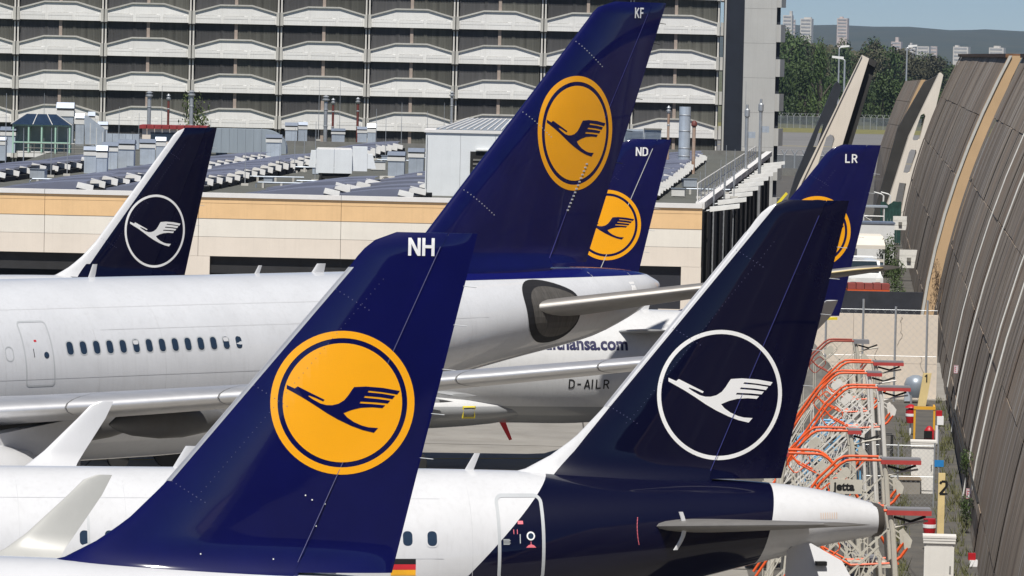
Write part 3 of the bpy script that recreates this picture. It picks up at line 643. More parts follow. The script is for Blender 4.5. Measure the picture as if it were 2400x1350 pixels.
# ---- pipes, ducts and small boxes scattered over the felt
random.seed(77)
for i, (px, yb, ln) in enumerate(((70,432,3.5),(330,420,2.6),(520,398,3.2),(545,425,4.0),(600,440,3.0),(660,402,3.6),(690,436,2.4),(820,440,2.2),(880,385,3.0),(1545,400,2.2),(1600,455,2.6),(960,380,2.4))):
    p, s = base(px, yb); t = thing('roof_pipe', 'low grey pipe run lying on the dark roof felt', 'pipe', (p.x, p.y, RZ), R(random.uniform(-8, 8)), 'pipe runs on the hangar roof')
    MB().tube([(0,0,0),(0,0,.22),(.12,0,.3),(ln,0,.3),(ln,.8,.3)], .045, 7).build('pipe', M['zinc'], t, smooth=50)
    for k in range(int(ln)): MB().box(.4+k-.06, .4+k+.06, -.15, .15, 0, .26).build('pipe_support', M['gar_rim'], t)
for i, (px, yb) in enumerate(((90,420),(150,405),(310,405),(480,445),(630,430),(700,398),(745,410),(885,400),(905,378),(1560,420),(1615,440),(1590,462))):
    p, s = base(px, yb); t = thing('roof_box', 'small pale junction box standing on the roof felt', 'junction box', (p.x, p.y, RZ), R(random.uniform(-20, 20)), 'junction boxes on the hangar roof'); w_ = random.uniform(.2, .45)
    MB().box(-w_, w_, -.2, .2, .06, .06+w_*1.1).build('housing', random.choice((M['galv_lt'], M['ac'], M['vent_band'])), t); MB().box(-w_-.04, w_+.04, -.24, .24, .06+w_*1.1, .1+w_*1.1).build('lid', M['zinc'], t); MB().box(-w_*.8, w_*.8, -.15, .15, 0, .06).build('foot', M['gar_rim'], t)
# ---- tree between hangar and garage
tm = leaf_mesh('crown', leafmat('leaf_bright', (.03,.055,.012), (.11,.14,.035)), 1500, 1, 1, 1, .085, 77, 12)
p = at(447, 262, 415); t = thing('roof_tree', 'small bright green tree growing behind the silver flue', 'tree', (p.x, 415, 0)); zt = at(447, 215, 415).z
tk = link('trunk', TRK, t); tk.scale = (zt*.5, zt*.5, zt*.9); c = link('crown', tm, t, (0, 0, zt*.72)); c.scale = (1.7, 1.7, zt*.29)
# ------------------------------------------------------------------ lettering and outlines on a surface
GL = {'N': [[(0,0),(0,1)],[(0,1),(.52,0)],[(.52,0),(.52,1)]], 'H': [[(0,0),(0,1)],[(.52,0),(.52,1)],[(0,.52),(.52,.52)]],
      'K': [[(0,0),(0,1)],[(0,.38),(.5,1)],[(.16,.56),(.54,0)]], 'F': [[(0,0),(0,1)],[(0,.93),(.46,.93)],[(0,.5),(.4,.5)]],
      'D': [[(0,0),(0,1)],[(0,.93),(.3,.93)],[(.3,.93),(.5,.75)],[(.5,.78),(.5,.22)],[(.5,.25),(.3,.07)],[(.3,.07),(0,.07)]],
      'L': [[(0,0),(0,1)],[(0,.07),(.48,.07)]], '-': [[(.02,.48),(.42,.48)]], '1': [[(.3,0),(.3,1)],[(.3,.97),(.08,.72)]],
      'R': [[(0,0),(0,1)],[(0,.93),(.32,.93)],[(.32,.93),(.48,.78)],[(.48,.8),(.48,.62)],[(.48,.64),(.32,.48)],[(.32,.48),(0,.48)],[(.26,.48),(.54,0)]],
      'A': [[(0,0),(.28,1)],[(.28,1),(.56,0)],[(.1,.3),(.46,.3)]], 'I': [[(0,0),(0,1)]],
      '2': [[(.02,.76),(.12,.92)],[(.12,.93),(.4,.93)],[(.4,.93),(.5,.76)],[(.5,.76),(.46,.56)],[(.46,.58),(.02,.06)],[(0,.06),(.54,.06)]],
      '3': [[(0,.93),(.42,.93)],[(.42,.93),(.42,.07)],[(.08,.5),(.42,.5)],[(0,.07),(.42,.07)]], 'E': [[(0,0),(0,1)],[(0,.93),(.42,.93)],[(0,.5),(.36,.5)],[(0,.07),(.42,.07)]]}
def letters(mb, txt, x, z, h, fn, sw=.17, adv=.78):
    """stroke lettering laid on fn(x,z); x,z = lower left, h = cap height."""
    k = 0.0
    for ch in txt:
        if ch == ' ': x += .4*h; continue
        for i, ((a, b), (c, d)) in enumerate(GL[ch]):
            p, q = Vector((a*h, b*h)), Vector((c*h, d*h)); e = (q-p).normalized(); nn = Vector((-e.y, e.x))*sw*h/2
            n = max(1, int((q-p).length/.06)); k = .0006*i
            for j in range(n):
                s0, s1 = p+(q-p)*j/n, p+(q-p)*(j+1)/n
                vs = [fn(x+v.x, z+min(max(v.y, 0), h)) for v in (s0-nn, s1-nn, s1+nn, s0+nn)]
                mb.add([(v[0], v[1]-k, v[2]) for v in vs], [(0,1,2,3)])
        x += adv*h*(.55 if ch in 'I1' else 1.0)
    return mb
def text_mesh(txt, size, bold=.02):
    c = bpy.data.curves.new('t', 'FONT'); c.body = txt; c.size = size; c.offset = bold; c.resolution_u = 3
    o = bpy.data.objects.new('t', c); COL.objects.link(o); dg = bpy.context.evaluated_depsgraph_get(); dg.update()
    me = o.evaluated_get(dg).to_mesh(); vs = [tuple(v.co) for v in me.vertices]; fs = [tuple(p.vertices) for p in me.polygons]
    o.evaluated_get(dg).to_mesh_clear(); bpy.data.objects.remove(o); bpy.data.curves.remove(c); return vs, fs
def strip(mb, pts, w, fn, closed=True):
    """flat outline of width w following 2d points on fn."""
    n = len(pts); P = [Vector(p) for p in pts]; ins, outs = [], []
    for i in range(n):
        a = P[(i-1) % n] if closed or i else P[i]; b = P[(i+1) % n] if closed or i < n-1 else P[i]
        d = (b-a).normalized(); nn = Vector((-d.y, d.x))*w/2; ins.append(P[i]-nn); outs.append(P[i]+nn)
    o = len(mb.v); mb.v += [tuple(fn(p.x, p.y)) for p in ins]+[tuple(fn(p.x, p.y)) for p in outs]
    for i in range(n if closed else n-1):
        j = (i+1) % n; mb.f.append((o+i, o+j, o+n+j, o+n+i))
    return mb
def rrect(x0, x1, z0, z1, r, n=5, sub=16):
    pts = []
    for cx, cz, a0 in ((x1-r, z1-r, 0), (x0+r, z1-r, 90), (x0+r, z0+r, 180), (x1-r, z0+r, 270)):
        arc = [(cx+r*math.cos(R(a0+90*k/n)), cz+r*math.sin(R(a0+90*k/n))) for k in range(n+1)]
        if pts:
            p, q = pts[-1], arc[0]
            pts += [(p[0]+(q[0]-p[0])*k/sub, p[1]+(q[1]-p[1])*k/sub) for k in range(1, sub)]
        pts += arc
    p, q = pts[-1], pts[0]; pts += [(p[0]+(q[0]-p[0])*k/sub, p[1]+(q[1]-p[1])*k/sub) for k in range(1, sub)]
    return pts
# ================================================================== curved noise barrier
def barrier_mat(name):
    ma = mat(name, (.18,.142,.105), .85, col2=(.3,.248,.195), scale=.35, bump=.35, bscale=6, rnd=.12)
    t = ma.node_tree; bs = t.nodes['Principled BSDF']; cur = bs.inputs['Base Color'].links[0].from_socket
    tc = t.nodes.new('ShaderNodeTexCoord')
    for sc, lo, hi, cc, amt in (((.01,.5,.02), .5, .66, (.1,.075,.055), .8), ((.01,1.3,.03), .54, .68, (.46,.44,.42), .65), ((.01,.22,.012), .5, .64, (.22,.15,.1), .6), ((.01,3.5,.08), .58, .72, (.07,.056,.046), .6)):
        mp = t.nodes.new('ShaderNodeMapping'); mp.inputs['Scale'].default_value = sc; t.links.new(tc.outputs['Object'], mp.inputs[0])
        nz = t.nodes.new('ShaderNodeTexNoise'); nz.inputs['Scale'].default_value = 1.0; nz.inputs['Detail'].default_value = 3; t.links.new(mp.outputs[0], nz.inputs['Vector'])
        mr = t.nodes.new('ShaderNodeMapRange'); mr.inputs[1].default_value = lo; mr.inputs[2].default_value = hi; mr.inputs[3].default_value = 0; mr.inputs[4].default_value = amt; t.links.new(nz.outputs[0], mr.inputs[0])
        mx = t.nodes.new('ShaderNodeMix'); mx.data_type = 'RGBA'; t.links.new(mr.outputs[0], mx.inputs[0]); t.links.new(cur, mx.inputs[6]); mx.inputs[7].default_value = (*cc, 1); cur = mx.outputs[2]
    t.links.new(cur, bs.inputs['Base Color']); return ma
M['barrier'] = barrier_mat('weathered_barrier_concrete')
M['rust_edge'] = mat('rusty_top_edge', (.16,.085,.045), .9, var=.3, scale=2)
M['rib'] = mat('rib_cream', (.68,.62,.54), .85, var=.05, scale=.4, streak=.12)
M['rib_tan'] = mat('rib_tan', (.50,.34,.19), .85, var=.08, scale=.5)
M['rib_dark'] = mat('rib_shade_dark', (.035,.034,.032), .9, var=.3, scale=.5)  # shade on rib sides and behind barrier panels, painted near-black
M['rib_navy'] = mat('rib_dark_navy', (.02,.024,.033), .8, var=.25, scale=.6)  # dark blue-grey over the whole rib
M['conduit'] = mat('conduit_white', (.62,.62,.6), .5)
bxB = lambda y: 3.206+.0713*y
bxA = lambda y: 24.75+(y-311.3)*.065
bx = bxB
prof = lambda z: .12*z+.0125*z*z
ZJ = [0, 1.25, 4.8, 8.3, 11.8, 15.3]
def barrier(label, y0, y1, step, bx, ztop=15.3):
    t = thing('noise_barrier', label, 'barrier', (0, 0, 0), 0, 'curved concrete noise barrier sections')
    n = max(1, int((y1-y0)/step)); L = (y1-y0)/n
    for i in range(n):
        ya, yb = y0+i*L+.004, y0+(i+1)*L-.004
        for za, zb in zip(ZJ, ZJ[1:]):
            if za >= ztop: continue
            zb = min(zb, ztop); k = 4; off = random.uniform(-.025, .025); jit = random.uniform(-.05, .05)
            f, g = [], []
            for j in range(k+1):
                z = za+.02+(zb-za-.04)*j/k+ (jit if 0 < j < k else jit*.3)
                f.append((bx(ya)+prof(z)+off, ya, z)); g.append((bx(yb)+prof(z)+off, yb, z))
            b = MB(); b.loft([f, g], False)
            b.loft([[(x+.25, y, z) for x, y, z in f], [(x+.25, y, z) for x, y, z in g]], False)
            m_ = k+1
            b.f.append((0, m_, 3*m_, 2*m_)); b.f.append((m_-1, 2*m_-1, 4*m_-1, 3*m_-1))
            b.build('concrete_panel', M['barrier'], t, smooth=30)
    core = MB(); core.loft([[(bx(y)+prof(z)+.26+d, y, z) for z, d in [(.0,0),(2,0),(4,0),(6,0),(8,0),(10,0),(12,0),(14,0),(ztop-.05,0),(ztop-.05,.5),(8,.5),(0,.5)]] for y in (y0+.05, y1-.05)], True, True, True); core.build('wall_core', M['rib_dark'], t)
    for i in range(n): MB().bar((bx(y0+i*L)+prof(ztop)+.3, y0+i*L+.03, ztop+.05), (bx(y0+(i+1)*L)+prof(ztop)+.3, y0+(i+1)*L-.03, ztop+.05), 1.0, .22).build('top_edge', M['rust_edge'], t)
    def rib(y, nm, mt, w0, w1, th):
        f = [(prof(z)-.02, z) for z in (0,2,4,6,8,10,12,14,ztop+.05)]; h = [(prof(z)+w0+(w1-w0)*z/ztop, z) for z in (ztop+.05,14,12,10,8,6,4,2,0)]
        MB().prism(f+h, lambda u, v: (bx(y)+u, y, v), lambda u, v: (bx(y)+u, y+th, v)).build(nm, M[mt], t)
    rib(y0-.5, 'end_rib', 'rib_tan', 1.25, .75, .45); rib(y0-.62, 'end_strip', 'gar_rim', .14, .14, .1)
    return t
random.seed(9)
bA = barrier('curved weathered concrete noise barrier section beyond the shadowed gap, with floodlight panels', 300, 433, 7.0, bxA)
bB = barrier('nearest curved weathered concrete noise barrier section along the right edge with white conduits', 96, 290, 6.0, bxB)
for i, (y, dz) in enumerate(((226,0),(206,0),(176,0),(168,0))):
    pts = [(bx(y)+prof(z)-.06, y+.12*z*.1, z) for z in (0.1,2,4,6,8,10,12,14.5)]
    MB().tube(pts, .03, 6).build('conduit', M['conduit'], bB)
for k, (y0_, z0_) in enumerate(((226,.6),(206,1.0))):
    pts = [(bx(y)+prof(z0_)-.08, y, z0_+(y0_-y)*.012) for y in (y0_, y0_-20, y0_-50)]
    MB().tube(pts, .04, 6).build('cable', M['shadow_gap'], bB)
# far section, ribs with oval holes
def plate(name, pts, Y, th, mt, parent, holes=()):
    w_ = lambda u, v, d: (lambda p: (p.x, p.y+d, max(p.z, 0)))(at(u, v, Y))
    return MB().prism(pts, lambda u, v: w_(u, v, 0), lambda u, v: w_(u, v, th), holes).build(name, M[mt], parent)
rt = thing('barrier_rib', 'cream slanted barrier rib with oval holes beside the far curved section', 'rib')
plate('rib_plate', [(2201,174),(2205,170),(2211,176),(2192,258),(2172,322),(2160,400),(2152,470),(2150,548),(2058,548),(2086,460),(2130,321)], 447, 1.1, 'rib', rt,
      [[(2166,266),(2169,272),(2156,326),(2152,329),(2141,329),(2139,325),(2158,270)], [(2136,350),(2147,352),(2148,358),(2133,404),(2128,406),(2117,404),(2131,356)], [(2108,428),(2124,430),(2112,500),(2092,500)]])
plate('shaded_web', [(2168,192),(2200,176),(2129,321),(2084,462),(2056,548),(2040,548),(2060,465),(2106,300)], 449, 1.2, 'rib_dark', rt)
fc = thing('noise_barrier', 'small far curved barrier section with tan edge behind the cream rib', 'barrier', (0,0,0), 0, 'curved concrete noise barrier sections')
prof_l = [(2122,190),(2100,235),(2080,290),(2062,345),(2050,420),(2045,500),(2042,545)]; prof_r = [(2160,187),(2135,240),(2112,296),(2092,350),(2075,420),(2062,500),(2055,545)]
for k in range(6):
    a0, a1, c0, c1 = at(*prof_l[k], 520), at(*prof_l[k+1], 520), at(*prof_r[k], 456), at(*prof_r[k+1], 456)
    vs = [a0, c0, c1+(c0-c1)*.02, a1+(a0-a1)*.02]; MB().add([tuple(v) for v in vs]+[(v.x+.5, v.y, v.z) for v in vs], [(0,1,2,3),(7,6,5,4),(0,4,5,1),(1,5,6,2),(2,6,7,3),(3,7,4,0)]).build('concrete_panel', M['barrier'], fc)
plate('end_rib', prof_r+[(x+9, y) for x, y in reversed(prof_r)], 455, .8, 'rib_tan', fc)
r1 = thing('barrier_rib', 'tall cream rib with one oval hole leaning above the fin lettered LR', 'rib')
plate('rib_plate', [(2021,129),(2037,137),(1974,341),(1940,445),(1925,518),(1845,518),(1881,426)], 470, 1.0, 'rib', r1, [[(1946,315),(1953,318),(1956,326),(1946,362),(1930,402),(1912,402),(1922,368),(1937,322)]])
plate('rib_flange', [(2021,128),(2017,134),(1876,424),(1838,518),(1844,518),(1880,427)], 469.8, .25, 'rib', r1)
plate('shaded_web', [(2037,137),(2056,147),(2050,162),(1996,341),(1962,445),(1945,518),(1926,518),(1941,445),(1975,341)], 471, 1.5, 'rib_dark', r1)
plate('top_bracket', [(2028,130),(2056,145),(2050,158),(2036,150)], 470.5, 1.4, 'rib_dark', r1)
r2 = thing('barrier_rib', 'dark navy rib leaning behind the tall cream rib', 'rib')
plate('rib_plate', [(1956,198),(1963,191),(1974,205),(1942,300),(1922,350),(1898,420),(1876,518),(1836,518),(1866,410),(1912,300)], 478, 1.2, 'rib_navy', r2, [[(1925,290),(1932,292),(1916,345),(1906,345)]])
# floodlights and lamp on the wall
M['flood'] = mat('floodlight_panel', (.72,.71,.67), .5)
for (px, py, Y, sz, lab) in ((2109,523,405,.55,'white square floodlight on the far barrier, upper one'), (2129,607,345,.62,'white square floodlight on the far barrier, lower one')):
    p = at(px, py, Y); t = thing('floodlight', lab, 'floodlight', tuple(p), R(8), 'square floodlights on the barrier')
    b = MB(); 
    for i in range(3):
        for j in range(3): b.box(-sz+i*sz*.67+.01, -sz+(i+1)*sz*.67-.01, -.04, .0, -sz+j*sz*.67+.01, -sz+(j+1)*sz*.67-.01)
    b.box(-sz, sz, 0, .08, -sz, sz); b.build('panel', M['flood'], t); MB().tube([(0,.1,0),(sz*1.9,.3,-.05)], .06, 6).build('arm', M['galv'], t); MB().box(-.12,.14,-.2,-.04,-.15,.1).build('lamp_box', M['vent_dark'], t)
p = at(2378, 300, 272); t = thing('street_lamp', 'white pointed luminaire on top of the nearest barrier', 'street lamp', tuple(p))
MB().loft([[(-.55,0,.12),(-.54,.02,.13),(-.54,-.02,.13)],[(-.2,-.18,-.02),(-.2,.18,0),(-.2,0,.2)],[(.3,-.2,-.15),(.3,.2,-.12),(.3,0,.16)],[(.75,-.1,-.3),(.75,.1,-.3),(.75,0,-.1)]], True, True, True).build('lamp_head', M['lamp_white'], t)
MB().tube([(.2,0,-.1),(.0,.1,-.5),(-.15,.1,-.75),(-.1,.1,-.5)], .025, 5).build('cable_loop', M['shadow_gap'], t); MB().tube([(.5,.1,-.2),(.75,.4,-.5)], .07, 6).build('arm', M['galv'], t)
M['sign_white'] = mat('sign_white', (.74,.72,.72), .5)
for (px, py, Y, ch, lab) in ((2218,865,214,'E','small white sign with letter E on the barrier'), (2306,1158,168,'F','small white sign with letter F on the barrier')):
    p = at(px, py, Y); p.x = bx(Y)+prof(p.z)-.12; t = thing('wall_sign', lab, 'sign', tuple(p), R(-50), 'small lettered signs on the barrier'); h = .22
    MB().box(-.12, .12, 0, .02, -.17, .17).build('sign_plate', M['sign_white'], t); letters(MB(), ch, -.055, -.1, .2, lambda x, z: (x, -.006, z), .14).build('sign_letter', M['mark_pink'], t, recalc=False)
    b = MB(); strip(b, rrect(-.11,.11,-.16,.16,.02,2,1), .012, lambda x, z: (x, -.004, z)); b.build('sign_border', M['mark_pink'], t, recalc=False)
# ================================================================== equipment yard
M['wall_beige'] = mat('beige_yard_wall', (.66,.58,.49), .85, var=.05, scale=.8, streak=.05, dirt=.06)
M['crack'] = mat('wall_crack', (.12,.1,.08), .9)
WY = 227.0
yw = thing('yard_wall', 'beige rendered yard wall behind the chain-link fence', 'wall', (0, WY, 0))
xs = [6.5, 11.6, 15.2, 18.95]
for a, c in zip(xs, xs[1:]):
    MB().box(a+.006, c-.006, 0, .3, 1.55, 3.72).build('wall_panel', M['wall_beige'], yw); MB().box(a+.006, c-.006, 0, .3, 0, 1.54).build('wall_panel', M['wall_beige'], yw)
random.seed(2)
b = MB()
for (x, z) in ((17.3, 3.6), (16.3, 2.2), (18.2, 1.9)):
    p = Vector((x, -.012, z))
    for k in range(14):
        q = p+Vector((random.uniform(-.12,.08), 0, random.uniform(-.16,-.02))); b.bar(p, q, .012, .006, (0,1,0)); p = q
b.build('crack', M['crack'], yw)
M['back_wall'] = mat('dark_back_wall', (.025,.027,.035), .85, var=.4, scale=.8, streak=.4)  # near-black wall colour with run-down streaks
a, c = at(1900,712,300), at(2178,712,300)
tag(MB().box(a.x, c.x, 300, 300.4, 0, 1.35).build('dark_wall', M['back_wall']), 'low dark streaked wall behind the beige yard wall', 'wall')
def link_fence(label, x0, x1, Y, h, posts, r=.05, dz=.32, wr=.0045, name='chain_link_fence'):
    t = thing(name, label, 'fence', (0, Y, 0))
    for x, hh in posts: MB().tube([(x,0,0),(x,0,hh)], r, 8).build('post', M['galv'], t)
    b = MB(); n = int((x1-x0+h)/dz)
    for k in range(n):
        for sg in (1, -1):
            xa = x0-h+k*dz; xb = xa+h; za, zb = (0, h) if sg > 0 else (h, 0); ca, cb = max(xa, x0), min(xb, x1)
            if cb <= ca: continue
            f = lambda x: za+(zb-za)*(x-xa)/(xb-xa)
            b.add([(ca,0,f(ca)-wr),(cb,0,f(cb)-wr),(cb,0,f(cb)+wr),(ca,0,f(ca)+wr)], [(0,1,2,3)])
    tag(b.build('wire_mesh', M['galv'], t, recalc=False), kind='stuff')
    for z in (h*.5, h): MB().tube([(x0,0,z),(x1,0,z)], .01, 5).build('rail_wire', M['galv'], t)
    return t
link_fence('chain-link fence in front of the beige yard wall', 8.5, 18.7, 224.5, 4.05, [(at(1935,800,224.5).x,4.3),(at(2022,800,224.5).x,4.5),(at(2098,800,224.5).x,4.2),(at(2172,800,224.5).x,4.5)])
M['cab'] = mat('cabinet_white', (.72,.7,.66), .6, var=.05, streak=.06, dirt=.08)
def cabinet(px0, px1, yt, yb, label):
    p = on_z((px0+px1)/2, yb); s = FPX/p.y; w_ = (px1-px0)/s; h = (yb-yt)/s
    t = thing('supply_cabinet', label, 'cabinet', (p.x, p.y, 0), R(-4), 'white supply cabinets along the barrier')
    MB().box(-w_/2, w_/2, 0, .6, 0, h-.22).build('housing', M['cab'], t)
    for k in range(3): MB().box(-w_/2-.03-.01*k, w_/2+.03+.01*k, -.05-.01*k, .66, h-.22+k*.075, h-.16+k*.075).build('roof_slat', M['cab'], t)
    MB().box(-w_/2+.04, w_/2-.04, -.02, 0, .12, h-.3).build('door', M['cab'], t); MB().box(w_/2-.12, w_/2-.08, -.05, -.02, h*.45, h*.55).build('handle', M['vent_dark'], t)
cabinet(2134, 2188, 1032, 1157, 'white supply cabinet behind wire mesh in mid yard'); cabinet(2163, 2233, 1254, 1412, 'nearest white supply cabinet at the bottom right')
M['brown'] = mat('brown_box', (.16,.12,.08), .8, var=.2); M['brown_l'] = mat('grey_box_side', (.26,.24,.21), .8, var=.15)
p = on_z(2130, 1158); t = thing('storage_box', 'small grey storage box with brown lid beside the cabinet', 'box', (p.x, p.y, 0)); MB().box(-.38,.38,-.1,.4,0,.5).build('body', M['brown_l'], t); MB().loft([[(-.44,-.15,.5),(.44,-.15,.5),(.44,.45,.5),(-.44,.45,.5)],[(-.3,.0,.62),(.36,.0,.62),(.36,.35,.62),(-.3,.35,.62)]], True, True, True).build('lid', M['brown'], t)
M['post_yellow'] = mat('marker_yellow', (.66,.52,.25), .7, var=.15, dirt=.5)
for (px, yt, yb, tp, wv, ch, lab) in ((2160,874,952,2172,.36,'1','leaning pale yellow marker post with number 1'), (2203,1108,1290,2203,.21,'2','pale yellow marker post with number 2')):
    p = on_z(px, yb); s = FPX/p.y; h = (yb-yt)/s; dx = (tp-px)/s; t = thing('marker_post', lab, 'post', (p.x, p.y, 0), 0, 'numbered yellow marker posts')
    MB().prism([(-wv/2,0),(wv/2,0),(wv/2+dx,h),(-wv/2+dx,h)], lambda u, v: (u, 0, v), lambda u, v: (u, .12, v)).build('post_board', M['post_yellow'], t)
    letters(MB(), ch, -wv*.28+dx*.85, h*.72, min(.45, h*.24), lambda x, z: (x, -.008, z), .16).build('number', M['mark_black'], t, recalc=False)
M['red'] = mat('fire_red', (.42,.012,.018), .45, var=.12); M['yellow'] = mat('frame_yellow', (.68,.36,.03), .6, var=.1)
def firepost(px, yb, yt, label, hat=True):
    p = on_z(px, yb); s = FPX/p.y; h = (yb-yt)/s; t = thing('fire_bucket', label, 'fire bucket', (p.x, p.y, 0), 0, 'red fire buckets along the barrier')
    MB().tube([(0,0,0),(0,0,h*.5)], .04, 8).build('stand', M['mark_white'], t)
    MB().lathe((0,0,h*.4), [(.15,0),(.2,.25),(.2,.42),(.19,.55)], 18).build('bucket', M['red'], t, smooth=40); MB().lathe((0,0,h*.4+.27), [(.205,0),(.208,.01),(.208,.1),(.205,.11)], 18).build('band', M['mark_white'], t)
    if hat: MB().tube([(0,0,h*.4+.5),(0,0,h-.05)], .1, 10).build('neck', M['red'], t); MB().lathe((0,0,h-.12), [(.24,0),(.2,.05),(.06,.13)], 18).build('hat', M['red'], t)
firepost(2133, 1020, 948, 'red fire bucket with pointed hat on a white stand beside the yellow frame'); firepost(2177, 1290, 1208, 'red fire barrel with white band near the nearest cabinet', False)
p = on_z(2177, 1045); t = thing('fire_extinguisher', 'red and black wheeled fire extinguisher behind the mid cabinet', 'extinguisher', (p.x, p.y, 0))
MB().lathe((0,0,.1), [(.16,0),(.2,.04),(.2,.5),(.12,.62),(.05,.68)], 16).build('tank', M['red'], t, smooth=40); MB().box(-.22,.1,-.22,-.18,.3,.6).build('label_plate', M['mark_black'], t); MB().tube([(.3,0,.1),(.3,0,.8)], .07, 10).build('hose_tube', M['mark_white'], t); MB().lathe((.0,-.15,.14), [(.1,0),(.14,.02),(.14,.06)], 12, 'y').build('wheel', M['tyre'], t)
p = on_z(2165, 1032); t = thing('guard_frame', 'yellow steel guard frame beside the fire bucket', 'frame', (p.x, p.y, 0)); s = FPX/p.y; w_ = 46/s; h = 76/s
MB().bar((-w_/2,0,0), (-w_/2,0,h), .08).build('leg', M['yellow'], t); MB().bar((w_/2,0,.4), (w_/2,0,h), .08).build('leg', M['yellow'], t); MB().bar((-w_/2-.04,0,h), (w_/2+.04,0,h), .12).build('beam', M['yellow'], t); MB().bar((w_/2,0,h), (w_/2+.1,1.5,h), .08).build('rear_rail', M['yellow'], t)
for (px, py, Y, lab) in ((2201,975,188,'red and white valve box on the barrier foot, far one'), (2278,1312,152.5,'red and white valve box on the barrier foot, near one')):
    p = at(px, py, Y); t = thing('valve_box', lab, 'valve box', (p.x, Y, p.z), 0, 'red and white valve boxes'); k = 1.0
    MB().box(-.12,.1,-.1,.1,0,.2).build('red_cap', M['red'], t); MB().box(-.08,.16,-.12,.1,-.32,0).build('white_box', M['mark_white'], t); MB().tube([(0,0,-.32),(0,0,-p.z)], .03, 6).build('pipe', M['galv'], t)
M['blue_sign'] = mat('blue_sign', (.02,.2,.5), .5)
p = at(2201, 1087, 166); t = thing('blue_sign', 'tiny blue sign on a thin post above marker 2', 'sign', (p.x, 166, 0)); MB().box(-.15,.15,0,.02,p.z-.1,p.z+.12).build('sign_plate', M['blue_sign'], t); MB().tube([(0,.03,0),(0,.03,p.z)], .025, 6).build('post', M['galv'], t)
link_fence('wire mesh fence across the yard in front of the mid cabinet', at(2020,1080,172).x, at(2192,1080,172).x, 172, 2.1, [(at(2020,1080,172).x,2.2),(at(2105,1080,172).x,2.2),(at(2190,1080,172).x,2.2)], .03, .16, .004)
# covered grey shape by the wall
M['tarp'] = mat('grey_tarpaulin', (.14,.135,.125), .8, var=.3, scale=2, bump=.4, bscale=3)
p = on_z(1912, 940); t = thing('covered_cone', 'grey tarpaulin draped over a pointed load beside the dark navy fin', 'tarpaulin', (p.x, p.y-3, 0)); random.seed(8)
MB().loft([[((1.25*(1-u)**.8+.05)*math.cos(q)*(1+.1*math.sin(5*q+u*3))-.35*u, (1.0*(1-u)**.8+.04)*math.sin(q), 2.7*u) for q in [2*math.pi*j/20 for j in range(20)]] for u in [k/9 for k in range(10)]], True, True, True).build('cover', M['tarp'], t, smooth=60)
p = on_z(2150, 945); t = thing('covered_pump', 'rounded grey cover beside the leaning marker post', 'cover', (p.x-.1, p.y, 0)); MB().lathe((0,0,.25), [(.35,0),(.48,.3),(.5,.6),(.4,.85),(.15,.98)], 14).build('cover', M['zinc'], t, smooth=60); MB().tube([(-.2,-.3,0),(-.2,-.3,.9)], .05, 6).build('pipe', M['galv'], t); MB().box(-.5,-.25,-.3,-.1,.1,.6).build('meter_box', M['galv_lt'], t)

